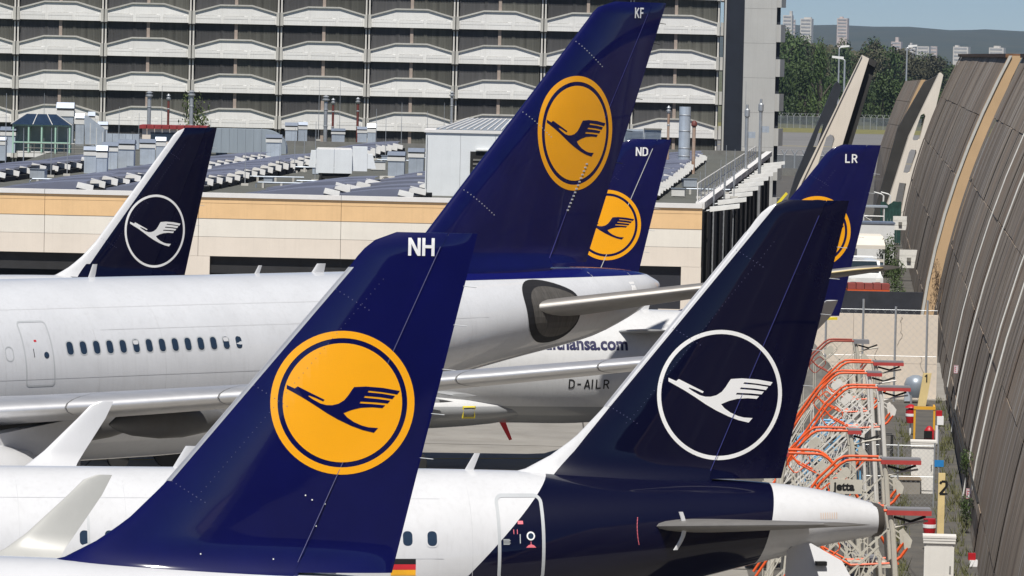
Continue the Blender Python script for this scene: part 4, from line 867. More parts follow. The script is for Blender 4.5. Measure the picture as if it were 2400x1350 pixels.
# ------------------------------------------------------------------ mobile steps
M['st_white'] = mat('steps_white', (.66,.64,.6), .55, var=.08, dirt=.2); M['st_cream'] = mat('steps_cream', (.5,.475,.41), .6, var=.1, dirt=.25)
M['st_orange'] = mat('steps_orange', (.72,.095,.014), .5, var=.15, dirt=.15); M['st_red'] = mat('steps_faded_red', (.42,.05,.045), .55, var=.15); M['st_blue'] = mat('steps_blue', (.16,.42,.68), .55, var=.12, dirt=.1)
M['st_grey'] = mat('bumper_grey', (.2,.2,.215), .7, var=.15); M['st_dred'] = mat('old_red_frame', (.3,.06,.04), .7, var=.2)
SG = 'mobile aircraft steps in the yard'
def steps(label, px, py, Y, c_f, c_r, c_b='st_red', mir=1, H=4.65, bumper=1.05, logo=False):
    p = at(px, py, Y); H = p.z; t = thing('mobile_steps', label, 'aircraft steps', (p.x, Y, 0), 0, SG); W = 1.25
    mx = lambda x: x*mir
    P = lambda x, y, z: (mx(x), y, z)
    D = H-1.3; F, Rr = M[c_f], M[c_r]
    for y in (0, W):
        # stair side: two stringers with lattice
        top = (-.15, D+.05); L = D-.2; bot = (top[0]-L*1.02, .2)
        b = MB()
        for dz in (0, .42): b.bar(P(bot[0], y, bot[1]+dz), P(top[0], y, top[1]+dz), .05)
        b.build('stringer', F, t)
        if y == 0:
            b = MB(); n = 14
            for k in range(n):
                u0, u1 = k/n, (k+1)/n; q0 = (bot[0]+(top[0]-bot[0])*u0, bot[1]+(top[1]-bot[1])*u0); q1 = (bot[0]+(top[0]-bot[0])*u1, bot[1]+(top[1]-bot[1])*u1)
                b.bar(P(q0[0], y, q0[1]), P(q1[0], y, q1[1]+.42), .03); b.bar(P(q1[0], y, q1[1]), P(q1[0], y, q1[1]+.42), .02)
            b.build('stringer_lattice', F, t)
        # handrail orange, turning level towards the bumper
        MB().tube([P(bot[0]+.1, y, bot[1]+1.25), P(-1.55, y, H-.62), P(-1.05, y, H-.12), P(-.88, y, H-.02), P(-.7, y, H), P(.05, y, H)], .036, 8).build('handrail', Rr, t, smooth=50)
        MB().tube([P(bot[0]+.3, y, bot[1]+.95), P(-1.7, y, H-1.05)], .018, 6).build('mid_rail', F, t)
        for k in range(3):
            u = k/3; x = bot[0]+.35+(top[0]-bot[0]-1.2)*u; z = bot[1]+.25+(top[1]-bot[1])*u*.93; MB().tube([P(x, y, z), P(x, y, z+1.15)], .018, 6).build('baluster', F, t)
        # platform guard: hexagon with X bracing
        MB().tube([P(-1.65, y, H-.72), P(-1.4, y, H-1.0), P(-.8, y, H-1.3), P(.12, y, H-1.24)], .03, 6).build('lower_guard', Rr, t)
        MB().tube([P(.2, y, H-1.22), P(.38, y, H-1.08), P(.53, y, H-.86)], .04, 6).build('front_guard', Rr, t)
        MB().prism([(.46,H-.9),(.6,H-.86),(.64,H-.68),(.52,H-.52),(.42,H-.58)], lambda u, v: P(u, y-.03, v), lambda u, v: P(u, y+.03, v)).build('front_plate', F, t)
        if y == 0:
            b = MB()
            for (x0, z0, x1, z1) in ((-1.1,-.25,.05,-1.2),(-1.3,-.55,-.45,-1.25),(-.8,-1.25,.15,-.35),(-1.35,-1.0,-.4,-.05),(-1.0,-1.2,-.2,-.4),(.1,-.38,.55,-.62),(.05,-.42,.52,-.78)):
                b.bar(P(x0, y, H+z0), P(x1, y, H+z1), .034)
            b.build('guard_brace', F, t)
            lp = rrect(-.32, .32, -.2, .2, .12, 3, 2); ca, sa = math.cos(R(42)), math.sin(R(42))
            for (cx_, cz_, mt) in ((-.95, H-.38, F), (-1.38, H-.95, Rr)):
                pts = [P(cx_+x*ca-z*sa, y, cz_+x*sa+z*ca) for x, z in lp]; MB().tube(pts+[pts[0]], .02, 5).build('rail_loop', mt, t)
            MB().prism([(x*.6, z*.6) for x, z in lp], lambda u, v: P(-.95+u*ca-v*sa, y-.015, H-.38+u*sa+v*ca), lambda u, v: P(-.95+u*ca-v*sa, y+.015, H-.38+u*sa+v*ca)).build('rail_plate', F, t)
        MB().tube([P(.08, y, H+.02), P(.18, y, H-.5), P(.48, y, .25)], [.06,.07,.075], 8).build('mast', F, t)
        MB().tube([P(-.12, y, D+.2), P(.12, y, .3)], .05, 8).build('rear_mast', F, t)
        for x in (bot[0]+1.2, bot[0]+2.2): MB().bar(P(x, y, .2), P(x, y, (x-bot[0])*.98), .07).build('leg', F, t)
        MB().bar(P(bot[0]-.3, y, .3), P(.7, y, .3), .1).build('base_rail', F, t)
        for x in (bot[0]+.4, .35): MB().lathe((mx(x), y-.08, .2), [(.08,0),(.2,.02),(.2,.12),(.08,.16)], 14, 'y').build('wheel', M['tyre'], t)
    n = 13
    for k in range(n):
        u = (k+.5)/n; x = bot[0]+(top[0]-bot[0])*u; z = bot[1]+(top[1]-bot[1])*u+.2; MB().box(min(mx(x-.13),mx(x+.13)), max(mx(x-.13),mx(x+.13)), .05, W-.05, z-.02, z+.02).build('tread', M['st_grey'], t)
    MB().box(min(mx(-.8),mx(.15)), max(mx(-.8),mx(.15)), 0, W, D-.05, D).build('deck', F, t)
    xa, xb = sorted((mx(.02), mx(.02+bumper))); MB().box(xa, xb, -.12, .12, H-.09, H+.02).build('bumper', M[c_b], t); MB().box(xa+.01, xb-.01, -.1, .42, H+.022, H+.07).build('bumper_top', M['st_grey'], t)
    MB().tube([P(.15,.05,H-.42), P(.55,.05,H-.3), P(1.0,.05,H-.22)], .03, 6).build('bumper_strut', F, t); MB().tube([P(.2,.1,H-.15), P(.6,.1,H-.25), P(.95,.1,H-.12)], .035, 6).build('hose', M['shadow_gap'], t)
    if logo:
        vs, fs = text_mesh('jetta', .3, .012); MB().add([(-1.2+v[0], -.05, H-.8+v[1]) for v in vs], fs).build('lettering', M['mark_black'], t, recalc=False); MB().box(-1.3, -.45, -.04, -.02, H-.9, H-.52).build('name_board', M['st_cream'], t)
    return t
steps('farthest cream steps with orange rails against the beige wall', 2045, 850, 176, 'st_cream', 'st_orange')
steps('whitish steps squeezed between the farthest steps and the long-masted ones', 2030, 875, 168, 'st_white', 'st_orange', bumper=.5)
steps('cream steps low behind the jetta board steps', 1985, 1010, 150, 'st_cream', 'st_orange', bumper=.4)
steps('white steps with bright orange rails and long white mast in mid yard', 2055, 909, 162, 'st_white', 'st_orange')
steps('cream steps with jetta lettering and wide red bumper right of the tail cone', 2063, 1079, 134, 'st_cream', 'st_orange', logo=True)
steps('nearest cream steps below the tail cone with the longest red bumper', 2076, 1197, 120, 'st_cream', 'st_orange')
steps('cream steps turned the other way beside the dark rudder', 1850, 1062, 138, 'st_cream', 'st_orange', mir=-1, bumper=.3)
steps('light blue steps half hidden behind the orange railed ones', 1985, 992, 170, 'st_blue', 'st_blue', 'st_blue', bumper=.3)
steps('small old dull red steps against the left of the beige wall', 2000, 800, 200, 'st_cream', 'st_dred', 'st_grey', bumper=.6)
# dark trolleys under the steps
M['blk'] = mat('black_frame', (.012,.012,.014), .6)
for k, (px, yb) in enumerate(((2030,1075),(2065,1078))):
    p = on_z(px, yb+20); t = thing('cage_trolley', ['black wire cage trolley, left one under the white steps', 'black wire cage trolley, right one under the white steps'][k], 'trolley', (p.x, p.y, 0), 0, 'black cage trolleys')
    for x in (-.4, 0, .4):
        for y in (0, .7): MB().tube([(x,y,.15),(x,y,1.25)], .025, 5).build('bar', M['blk'], t)
    for z in (.2, .7, 1.25):
        for y in (0, .7): MB().tube([(-.4,y,z),(.4,y,z)], .025, 5).build('rail', M['blk'], t)
    for x in (-.32, .32): MB().lathe((x, .1, .1), [(.04,0),(.1,.01),(.1,.05),(.04,.06)], 10, 'y').build('wheel', M['tyre'], t)

# ------------------------------------------------------------------ vehicles behind the walls
M['van_white'] = mat('van_white', (.68,.69,.69), .35, var=.04, coat=.4); M['wind'] = mat('windscreen', (.02,.03,.035), .08, coat=1)
p = on_z(2030, 690); t = thing('parked_van', 'white van with wide windscreen behind the red trailer', 'van', (p.x, p.y+1, 0), R(6)); w_ = 1.15
MB().prism([(0,.35),(0,1.0),(.9,1.25),(1.5,2.05),(4.6,2.1),(4.7,.35)], lambda u, v: (-w_, u, v), lambda u, v: (w_, u, v)).build('body', M['van_white'], t)
MB().add([(-w_+.12,.93,1.29),(w_-.12,.93,1.29),(w_-.2,1.46,2.0),(-w_+.2,1.46,2.0)], [(0,1,2,3)]).build('windscreen', M['wind'], t); bpy.data.objects[t.name].children[-1].location = (0,-.02,.02)
for sg in (-1, 1):
    MB().box(sg*w_*.7-.16, sg*w_*.7+.16, -.03, .02, .75, .93).build('headlight', M['flood'], t); MB().box(sg*(w_+.02)-.02, sg*(w_+.02)+.02, 1.7, 2.5, 1.25, 1.85).build('side_window', M['wind'], t)
    for y in (.9, 3.8): MB().lathe((sg*(w_-.1)-.1, y, .33), [(.15,0),(.32,.02),(.33,.1),(.32,.2),(.15,.22)], 16, 'x').build('wheel', M['tyre'], t)
MB().box(-w_*.95, w_*.95, -.06, .02, .38, .55).build('bumper', M['vent_dark'], t)
for k in range(2): MB().tube([(-w_+.1,2+k*1.4,2.25),(w_-.1,2+k*1.4,2.25)], .03, 6).build('roof_bar', M['galv'], t)
M['tr_red'] = mat('trailer_faded_red', (.26,.055,.045), .7, var=.2, dirt=.3); M['tr_or'] = mat('trailer_orange_rail', (.62,.1,.02), .6, var=.15)
p = on_z(2033, 700); t = thing('flat_trailer', 'faded red flat trailer with orange lower rail', 'trailer', (p.x, p.y-1, 0)); w_ = 1.32
for k in range(5): MB().box(-w_+k*2*w_/5+.02, -w_+(k+1)*2*w_/5-.02, 0, 1.6, .62, .98+.02*(k % 2)).build('side_board', M['tr_red'], t)
MB().box(-w_, w_, -.05, 1.65, .42, .6).build('lower_rail', M['tr_or'], t)
for x in (-.9, .9): MB().lathe((x, .1, .3), [(.1,0),(.29,.02),(.3,.1),(.29,.18),(.1,.2)], 14, 'y').build('wheel', M['tyre'], t)
MB().lathe((w_+.5, .2, .35), [(.1,-.25),(.28,-.1),(.3,.05),(.2,.22),(.05,.28)], 10).build('sack', M['sign_white'], t)
M['canopy'] = mat('truck_canopy', (.66,.62,.55), .8, var=.06)
p = on_z(2040, 655); t = thing('canopy_truck', 'small truck with cream canopy roof behind the white van', 'truck', (p.x, p.y+2, 0)); w_ = 1.1
MB().loft([[(-w_,0,2.0),(w_,0,2.0),(w_,0,2.25),(-w_,0,2.25)],[(-w_+.1,1.2,2.7),(w_-.1,1.2,2.7),(w_-.1,1.2,2.85),(-w_+.1,1.2,2.85)],[(-w_+.1,4,2.75),(w_-.1,4,2.75),(w_-.1,4,2.9),(-w_+.1,4,2.9)]], True, True, True).build('canopy', M['canopy'], t)
MB().box(-w_+.1, w_-.1, .3, 4, .5, 1.1).build('body', mat('truck_blue_grey', (.08,.12,.16), .5), t); MB().box(-w_+.05, w_-.05, .25, .3, 1.1, 1.3).build('dash', M['canopy'], t)
for sx_ in (-w_+.06, w_-.06):
    for y in (.2, 2, 3.9): MB().tube([(sx_,y,.6),(sx_,y,2.3)], .04, 6).build('canopy_post', M['van_white'], t)
for x in (-w_+.2, w_-.4): MB().lathe((x, .8, .35), [(.15,0),(.34,.02),(.35,.1),(.34,.2),(.15,.22)], 14, 'x').build('wheel', M['tyre'], t)
p = on_z(2050, 640); t = thing('box_trailer', 'tall white box body behind the canopy truck', 'trailer', (p.x+.3, p.y+4, 0)); MB().box(-1.3,1.3,0,3,.5,3.3).build('box_body', M['van_white'], t); MB().box(-1.35,1.35,-.05,3,3.3,3.42).build('roof', M['galv_top'], t)
p = on_z(2052, 615); t = thing('work_platform', 'white scaffold work platform behind the parked vehicles', 'scaffold', (p.x, p.y+3, 0))
for x in (-.75, .75):
    for y in (0, 1.4): MB().tube([(x,y,0),(x,y,4.0)], .05, 6).build('post', M['van_white'], t)
for z in (1.6, 2.6, 3.3): MB().tube([(-.75,0,z),(.75,0,z)], .04, 6).build('rail', M['van_white'], t); MB().tube([(-.75,0,z),(.75,0,z-.9)], .03, 6).build('brace', M['van_white'], t)
MB().box(-.9,1.0,-.1,1.5,3.95,4.08).build('platform_deck', M['galv_lt'], t)
for (px, py, lab) in ((2066,470,'slim white bent pole, left one behind the vehicles'), (2082,470,'slim white bent pole, right one behind the vehicles')):
    p = at(px, 545, 420); zt = at(px, 455, 420).z; t = thing('bent_pole', lab, 'pole', (p.x, 420, 0), 0, 'slim bent poles'); MB().tube([(0,0,0),(.1,0,zt-.15),(-.1,0,zt),(-.7,0,zt+.15)], .07, 6).build('pole', M['van_white'], t)
M['green_net'] = mat('green_netting', (.012,.05,.042), .8, var=.3, scale=3)
p = on_z(2086, 575); t = thing('green_screen', 'dark green netting screen in front of the cream rib', 'screen', (p.x, p.y, 0)); random.seed(12)
for k in range(6): x0 = -.75+k*.25; MB().loft([[(x0,0,.2),(x0+.245,0.04,.2)],[(x0+.02,.1,1.8),(x0+.24,.0,1.9)],[(x0-.05,.05,3.5+random.uniform(-.3,.2)),(x0+.27,.12,3.4+random.uniform(-.2,.3))]], False).build('netting_strip', M['green_net'], t, recalc=False)
for x in (-.78, .78): MB().tube([(x,.1,0),(x,.1,3.5)], .05, 6).build('post', M['green_net'], t)

# ------------------------------------------------------------------ plants
bush_m = [leaf_mesh('foliage', leafmat('bush_leaf', (.025,.05,.012), (.08,.12,.03)), 900, 1, 1, 1, .1, 60+k, 9) for k in range(3)]
def bush(px, py, Y, w_, h, label, k=0, zc=None):
    p = at(px, py, Y); t = thing('bush', label, 'bush', (p.x, Y, 0), random.uniform(0,6), 'bushes around the barrier foot'); f = link('foliage', bush_m[k], t, (0,0,p.z if zc else h*.5)); f.scale = (w_, w_, h*.6)
    MB().tube([(0,0,0),(.03,.02,max(.3, p.z if zc else h*.5))], [.05,.02], 5).build('stem', M['bark'], t)
bush(2090, 590, 350, 1.1, 2.6, 'tall green bush under the green netting screen', 0); bush(2098, 640, 335, .9, 1.9, 'green bush between the vehicles and the barrier', 1); bush(2105, 680, 318, .8, 1.2, 'low green bush beside the red trailer', 2)
bush(2077, 600, 352, .8, 2.4, 'narrow green bush behind the box trailer', 1)
for (px, py, Y, w_, lab) in ((2172,607,318,.5,'ivy clump on the barrier edge beside the shadow gap'), (2302,1085,172,.5,'upper leafy plant climbing the nearest barrier'), (2290,1195,163,.5,'lower leafy plant climbing the nearest barrier'), (2212,680,283,.55,'dry brown climber at the far end of the nearest barrier')):
    p = at(px, py, Y); p.x = bx(Y)+prof(max(p.z,0))-.25; t = thing('climbing_plant', lab, 'plant', tuple(p), 0, 'plants on the barrier'); f = link('foliage', bush_m[1] if 'dry' not in lab else leaf_mesh('foliage', leafmat('dry_leaf', (.06,.035,.025), (.12,.085,.06)), 700, 1, 1, 1, .09, 91, 8), t); f.scale = (w_*.6, w_*1.3, w_*1.2 if 'dry' not in lab else w_*3); MB().tube([(0,0,-w_),(.05,.1,0),(.1,0,w_)], .015, 4).build('stem', M['bark'], t)
random.seed(31); b = MB()
def tuft(x, y, h, n):
    for k in range(n):
        a = random.uniform(0,6.28); r = random.uniform(0,.22); dx, dy = random.uniform(-.12,.12), random.uniform(-.12,.12); hh = h*random.uniform(.5,1.1); w_ = random.uniform(.008,.02); px_, py_ = x+r*math.cos(a), y+r*math.sin(a)
        b.add([(px_-w_,py_,0),(px_+w_,py_,0),(px_+w_*.6+dx,py_+dy,hh*.6),(px_+dx*1.8,py_+dy*1.8,hh)], [(0,1,2,3)])
for k in range(120):
    px = random.choice((random.uniform(2095,2135), random.uniform(2095,2130), random.uniform(2190,2260))); py = random.uniform(960, 1420) if px < 2150 else random.uniform(1040,1420)
    q = on_z(px+(py-1150)*.05*(px > 2150), py)
    if q.x < bx(q.y)-.15: tuft(q.x, q.y, random.uniform(.15,.7), 8)
for k in range(90):
    y = random.uniform(130, 225); tuft(bx(y)-random.uniform(.1,.6), y, random.uniform(.15,.5), 8)
tag(b.build('weeds', leafmat('weed_leaf', (.04,.055,.016), (.15,.14,.05), 3), recalc=False), 'tall green and yellow weeds growing in the yard', 'weeds', kind='stuff')
# ================================================================== aircraft
def catmull(tab, x):
    if x <= tab[0][0]: return tab[0][1:]
    if x >= tab[-1][0]: return tab[-1][1:]
    for i in range(len(tab) - 1):
        if tab[i][0] <= x <= tab[i+1][0]: break
    p0, p1, p2, p3 = tab[max(i-1,0)], tab[i], tab[i+1], tab[min(i+2,len(tab)-1)]
    h = p2[0]-p1[0]; t = (x-p1[0])/h; out = []
    for k in range(1, len(p1)):
        m1 = (p2[k]-p0[k])/max(p2[0]-p0[0],1e-6)*h; m2 = (p3[k]-p1[k])/max(p3[0]-p1[0],1e-6)*h
        out.append((2*t**3-3*t**2+1)*p1[k]+(t**3-2*t**2+t)*m1+(-2*t**3+3*t**2)*p2[k]+(t**3-t**2)*m2)
    return out
A320_FUS = [(-35.3,3.25,3.15,.05),(-34.9,3.95,2.5,.7),(-34.0,4.55,2.1,1.2),(-32.5,5.25,1.85,1.62),(-30.5,5.8,1.77,1.92),(-28,5.9,1.76,1.975),
            (-12,5.9,1.76,1.975),(-9.6,5.9,1.77,1.975),(-8,5.89,1.98,1.94),(-6,5.86,2.45,1.78),(-4,5.8,2.95,1.55),(-2,5.72,3.45,1.25),(0,5.6,3.95,.95),(1.3,5.4,4.28,.68),(2.2,5.16,4.42,.4)]
A330_FUS = [(-60.2,4.2,4.0,.06),(-59.6,5.3,3.1,1.0),(-58,6.2,2.6,1.7),(-55.5,7.2,2.3,2.4),(-52,7.75,2.16,2.78),(-48,7.8,2.16,2.82),(-20,7.8,2.16,2.82),
            (-16,7.8,2.4,2.82),(-13,7.8,3.0,2.76),(-10,7.8,3.65,2.62),(-7,7.8,4.25,2.38),(-4,7.8,4.75,2.02),(-2,7.8,5.05,1.74),(0,7.78,5.4,1.4),(2,7.66,6.05,.95),(3,7.5,6.5,.62),(3.5,7.3,6.85,.3)]
def side_y(fus, x, z):
    top, bot, hw = catmull(fus, x); c, hh = (top+bot)/2, (top-bot)/2
    q = max(0.0, 1 - ((z-c)/hh)**2); return -hw*math.sqrt(q)
def fuselage(fus, mt, parent, x0=None, x1=None, n=48, step=.5):
    x0 = fus[0][0] if x0 is None else x0; x1 = fus[-1][0] if x1 is None else x1
    k = int((x1-x0)/step); rings = []
    for i in range(k+1):
        x = x0+(x1-x0)*i/k; top, bot, hw = catmull(fus, x); c, hh = (top+bot)/2, (top-bot)/2
        rings.append([(x, hw*math.cos(2*math.pi*j/n), c+hh*math.sin(2*math.pi*j/n)) for j in range(n)])
    return MB().loft(rings, True, True, True).build('fuselage', mt, parent, smooth=40)
def interp(tab, z):
    if z <= tab[0][0]: return tab[0][1]
    for (a, b), (c, d) in zip(tab, tab[1:]):
        if z <= c: return b+(d-b)*(z-a)/(c-a)
    return tab[-1][1]
class Fin:
    def __init__(s, z0, H, le, te_top, tk, hinge, zlow, fs=1.0):
        le = [(z*fs if z > 1 else z, x) for z, x in le]; H *= fs; hinge = (hinge[0], hinge[1]/fs)
        s.z0, s.H, s.le, s.te_top, s.tk, s.hinge, s.zlow = z0, H, le, te_top, tk, hinge, zlow
    def xle(s, z): return interp(s.le, z)
    def xte(s, z): return s.te_top*z/s.H
    def half(s, x, z):
        a, b = s.xle(z), s.xte(z); c = max(b-a, .01); u = min(max((x-a)/c, 0), 1)
        cm = min(c, s.tk[1]-z*s.tk[2]); shp = 5*(.2969*math.sqrt(u)-.126*u-.3516*u*u+.2843*u**3-.1036*u**4)
        k = 1.0
        if z > s.H-.25: k = math.sqrt(max(0, 1-((z-s.H+.25)/.25)**2*.96))
        fl = .3*max(0, 1-max(z, 0)/.75)**2.5*math.sqrt(max(0, 4*u*(1-u))) if z < .75 else 0
        return max(.004, s.tk[0]*cm*shp*k*2)+fl*s.z0/5.6
    def hx(s, z): return s.hinge[0]+s.hinge[1]*z
    def skin(s, name, xa, xb, mt, parent, zr=None, nu=22, nz=46, off=0.0, smooth=50):
        zlo, zhi = zr or (s.zlow, s.H); rings = []
        for i in range(nz+1):
            z = zlo+(zhi-zlo)*i/nz; a, b = xa(z), xb(z); ring = []
            us = [(.5-.5*math.cos(math.pi*j/nu)) for j in range(nu+1)]
            for u in us: x = a+(b-a)*u; ring.append((x, -s.half(x, z)-off, s.z0+z))
            for u in reversed(us): x = a+(b-a)*u; ring.append((x, s.half(x, z)+off, s.z0+z))
            rings.append(ring)
        return MB().loft(rings, True, True, True).build(name, mt, parent, smooth=smooth)
    def build(s, parent, fin_mt, rud_mt, edge_mt, edge=(1.7, 5.6, .085)):
        f = s.skin('tail_fin', s.xle, lambda z: s.hx(z)-.012, fin_mt, parent)
        r = s.skin('rudder', lambda z: s.hx(z)+.012, s.xte, rud_mt, parent, (.12, s.H))
        s.skin('hinge_fill', lambda z: s.hx(z)-.06, lambda z: s.hx(z)+.06, rud_mt, f, (.0, s.H-.05), nu=4, off=-.012)
        if edge_mt: s.skin('leading_edge', lambda z: s.xle(z)-.012, lambda z: s.xle(z)+edge[2], edge_mt, f, edge[:2], nu=8, off=.004)
        return f, r
    def port(s, off): return lambda x, z: (x, -s.half(x, z)-off, s.z0+z)
def drape(mb, loops, fn, g=.14):
    """fill 2d loops (first outer, others holes) with a fine mesh and lay it on a surface fn(x,z)."""
    vs, es = [], []
    for l in loops:
        o = len(vs); n = len(l); vs += [Vector(p) for p in l]; es += [(o+i, o+(i+1) % n) for i in range(n)]
    xs = [p.x for p in vs]; zs = [p.y for p in vs]
    x = min(xs)+g/2
    while x < max(xs):
        z = min(zs)+g/2
        while z < max(zs): vs.append(Vector((x, z))); z += g
        x += g
    ov, oe, of = delaunay_2d_cdt(vs, es, [], 0, 1e-5)[:3]
    def inside(p):
        c = False
        for l in loops:
            n = len(l)
            for i in range(n):
                a, b = l[i], l[(i+1) % n]
                if (a[1] > p[1]) != (b[1] > p[1]) and p[0] < (b[0]-a[0])*(p[1]-a[1])/(b[1]-a[1])+a[0]: c = not c
        return c
    keep = [f for f in of if inside((sum(ov[i].x for i in f)/len(f), sum(ov[i].y for i in f)/len(f)))]
    mb.add([fn(p.x, p.y) for p in ov], keep); return mb
def circ(cx, cz, r, n=72): return [(cx+r*math.cos(2*math.pi*k/n), cz+r*math.sin(2*math.pi*k/n)) for k in range(n)]
CRANE = [(200,532),(272,562),(297,543),(420,602),(537,657),(525,671),(455,640),(400,621),(390,626),(430,653),(500,690),(555,704),(605,704),(660,690),(710,658),(745,615),(772,572),(795,540),(900,533),(1050,543),(1200,568),
  (1178,600),(1050,581),(925,569),(915,584),(1040,594),(1158,612),(1136,641),(1030,626),(893,617),(883,632),(1000,641),(1117,655),(1096,681),(990,672),(856,667),(846,683),(960,688),(1073,697),(1050,722),
  (960,716),(860,722),(780,742),(706,772),(740,810),(800,850),(870,880),(930,895),(1015,900),(978,942),(880,920),(780,885),(660,830),(560,775),(450,705),(350,645),(200,565)]
CRANE = [((x-695)/600, (688-y)/600) for x, y in CRANE]
def emblem(parent, fn3, cx, cz, r, style, off=.006):
    if style == 'old':
        o = drape(MB(), [circ(cx, cz, r), circ(cx, cz, r*.9)], fn3(off)).build('emblem_ring', M['gold'], parent, recalc=False)
        d = drape(MB(), [circ(cx, cz, r*.828)], fn3(off)).build('emblem_disc', M['gold'], parent, recalc=False)
        drape(MB(), [[(cx+x*r*.942, cz+z*r*.942-.01*r) for x, z in CRANE]], fn3(off+.005)).build('crane_mark', M['old_blue'], d, recalc=False)
    else:
        o = drape(MB(), [circ(cx, cz, r), circ(cx, cz, r*.937)], fn3(off)).build('emblem_ring', M['mark_white'], parent, recalc=False)
        drape(MB(), [[(cx+x*r, cz+z*r) for x, z in CRANE]], fn3(off)).build('crane_mark', M['mark_white'], o, recalc=False)
def port(fus, off): return lambda x, z: (x, side_y(fus, x, z)-off, z)
def windows(root, fus, xs, z, w, h, shade=(), framem='line_grey'):
    fm = gm = sm = None
    for i, x in enumerate(xs):
        if fm is None:
            x0 = xs[0]; fn = lambda u, v: (lambda p: (p[0]-x0, p[1], p[2]))(port(fus, .004)(u, v))
            fn2 = lambda u, v: (lambda p: (p[0]-x0, p[1], p[2]))(port(fus, .008)(u, v))
            b = MB(); drape(b, [rrect(x0-w/2-.035, x0+w/2+.035, z-h/2-.035, z+h/2+.035, w*.5, 4, 3)], fn, .12); fm = b.mesh('window', M[framem], recalc=False)
            b = MB(); drape(b, [rrect(x0-w/2, x0+w/2, z-h/2, z+h/2, w*.42, 4, 3)], fn2, .12); gm = b.mesh('pane', M['glass'], recalc=False)
            fn3 = lambda u, v: (lambda p: (p[0]-x0, p[1], p[2]))(port(fus, .011)(u, v))
            b = MB(); drape(b, [rrect(x0-w/2+.02, x0+w/2-.02, z+h*.12, z+h/2-.02, w*.2, 3, 2)], fn3, .12); sm = b.mesh('blind', M['white_paint'], recalc=False)
        f = link('window', fm, root, (x, 0, 0)); link('pane', gm, f)
        if i in shade: link('blind', sm, f)
def airfoil(n=12, t=.12):
    us = [(.5-.5*math.cos(math.pi*j/n)) for j in range(n+1)]
    yt = lambda u: 5*t*(.2969*math.sqrt(u)-.126*u-.3516*u*u+.2843*u**3-.1036*u**4)+.001
    return [(u, yt(u)) for u in us]+[(u, -yt(u)*.8) for u in reversed(us)]
def wing_rings(secs, t=.12):
    """secs: (xle, y, zle, chord, tilt) tilt = 0 wing normal z, 90 = upright winglet (normal along y)."""
    af = airfoil(12, t); rings = []
    for xle, y, z, c, tilt in secs:
        a = R(tilt); sg = 1 if y > 0 else -1
        rings.append([(xle+u*c, y-sg*math.sin(a)*v*c, z+math.cos(a)*v*c) for u, v in af])
    return rings
